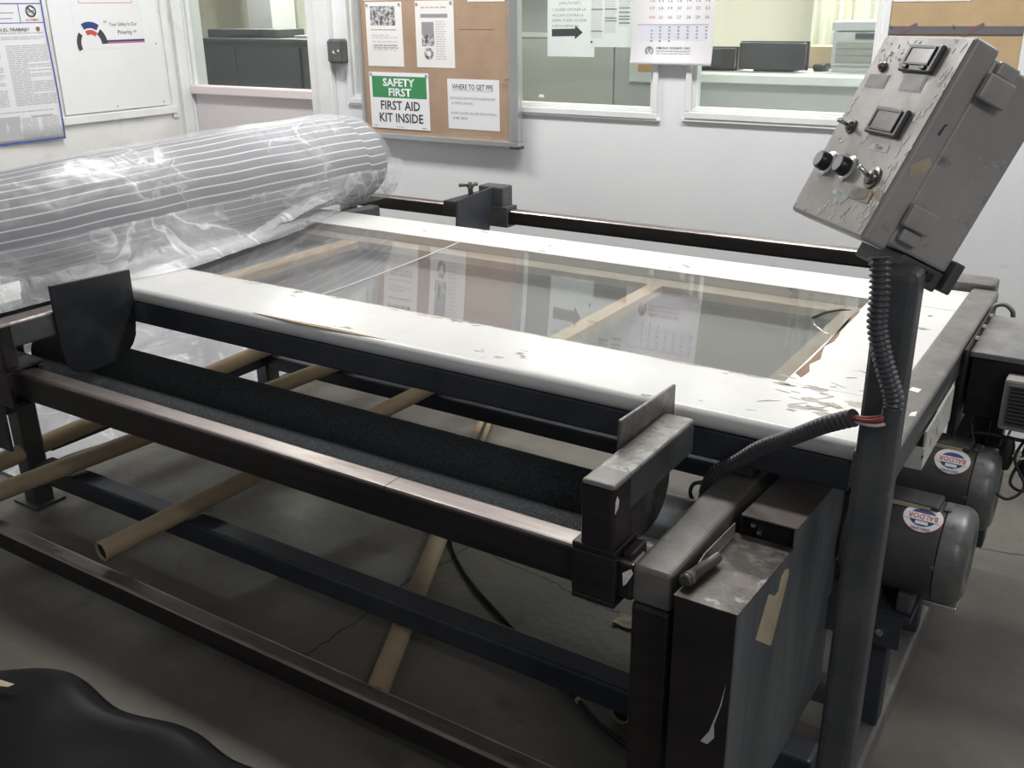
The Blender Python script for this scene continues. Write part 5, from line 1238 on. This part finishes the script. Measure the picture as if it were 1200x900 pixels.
tag(o, 'black power cord snaking across the floor beneath the frame', 'cord')
o = lathe('cord_clip', (-0.905, 1.665, 0.008), (0.8, -0.5, 0), [(-0.005, 0.0065), (-0.004, 0.0078), (0.004, 0.0078), (0.005, 0.0065)], MT['tape'], None, 10); tag(o, 'tiny yellowish clip on the black power cord', 'clip')
bm = bmesh.new(); vs = []
for i in range(6):
    for j in range(5):
        x, y = -0.985+i*0.012, 1.99+j*0.014
        vs.append(bm.verts.new((x+random.uniform(-.003, .003), y+random.uniform(-.003, .003), 0.003+0.012*abs(noise.noise(Vector((x*40, y*40, 0)))))))
for i in range(5):
    for j in range(4): bm.faces.new((vs[i*5+j], vs[(i+1)*5+j], vs[(i+1)*5+j+1], vs[i*5+j+1]))
o = link('paper_scrap', fin(bm), MT['tape']); tag(o, 'crumpled cream paper scrap on the floor left of the front right leg', 'scrap')
bm = bmesh.new()
for k in range(40):
    x, y = random.uniform(-0.52, -0.40), random.uniform(1.66, 1.58); q = random.uniform(0.004, 0.013)
    add_box(bm, (x-q, y-q*0.7, 0.0005), (x+q, y+q*0.7, 0.0005+q), 0.001, 1)
o = link('lint_debris', fin(bm), MT['photo'], kind='stuff'); tag(o, 'pale lint and crumbs on the floor under the drive cover', 'debris')

# ------------------------------------------------------------------ black vinyl in the foreground
bm = bmesh.new(); nx, ny = 70, 40; rows = []
def far_edge(x): return 0.955+0.016*math.sin((x+2.2)*9)+0.01*math.sin(x*21)-max(0, -1.74-x)**2*3.5
for i in range(nx+1):
    x = -2.25+1.45*i/nx; row = []; fe = far_edge(x)
    for j in range(ny+1):
        t_ = j/ny
        if t_ < 0.72: y = fe-0.06-(0.72-t_)/0.72*0.75; z = 0.235+0.02*noise.noise(Vector((x*3.5, y*3, 0)))-0.02*(0.72-t_)
        else:
            a = (t_-0.72)/0.28
            b = min(1, a/0.55)*PI/2; y = fe-0.06+0.06*math.sin(b); z = 0.235-0.06*(1-math.cos(b))+0.02*noise.noise(Vector((x*3.5, (fe-0.06)*3, 0)))*(1-a)
            if a > 0.55: z = 0.175*(1-(a-0.55)/0.45)+0.004; y += 0.012*math.sin(x*14)*(a-0.55)
        z += 0.014*math.sin(x*11+y*2)*max(0, 1-abs(t_-0.66)/0.3)
        row.append(bm.verts.new((x, y, max(0.003, z))))
    rows.append(row)
for i in range(nx):
    for j in range(ny): bm.faces.new((rows[i][j], rows[i][j+1], rows[i+1][j+1], rows[i+1][j]))
vt = thing('vinyl_sheet', 'black vinyl sheet draped in soft waves in the near left foreground', 'vinyl sheet', (-1.5, 0.6, 0))
o = link('sheet', fin(bm), MT['vinyl'], vt, smooth=True); o.modifiers.new('s', 'SOLIDIFY').thickness = 0.002
FV = Face((0, 0, 0.262), (1, 0, 0), (0, 1, 0))
FV.poly('white_label', [(-1.80, 0.795), (-1.765, 0.81), (-1.762, 0.822), (-1.80, 0.815)], 0, MT['tape'], vt, th=0.0006)

# print too small to pick apart stays joined
for o in bpy.data.objects:
    b = o.name.split('.')[0]
    if b in ('fine_print', 'printed_lines', 'dark_lines', 'heading_bars', 'small_dates', 'chalky_scrawl'): o['kind'] = 'stuff'
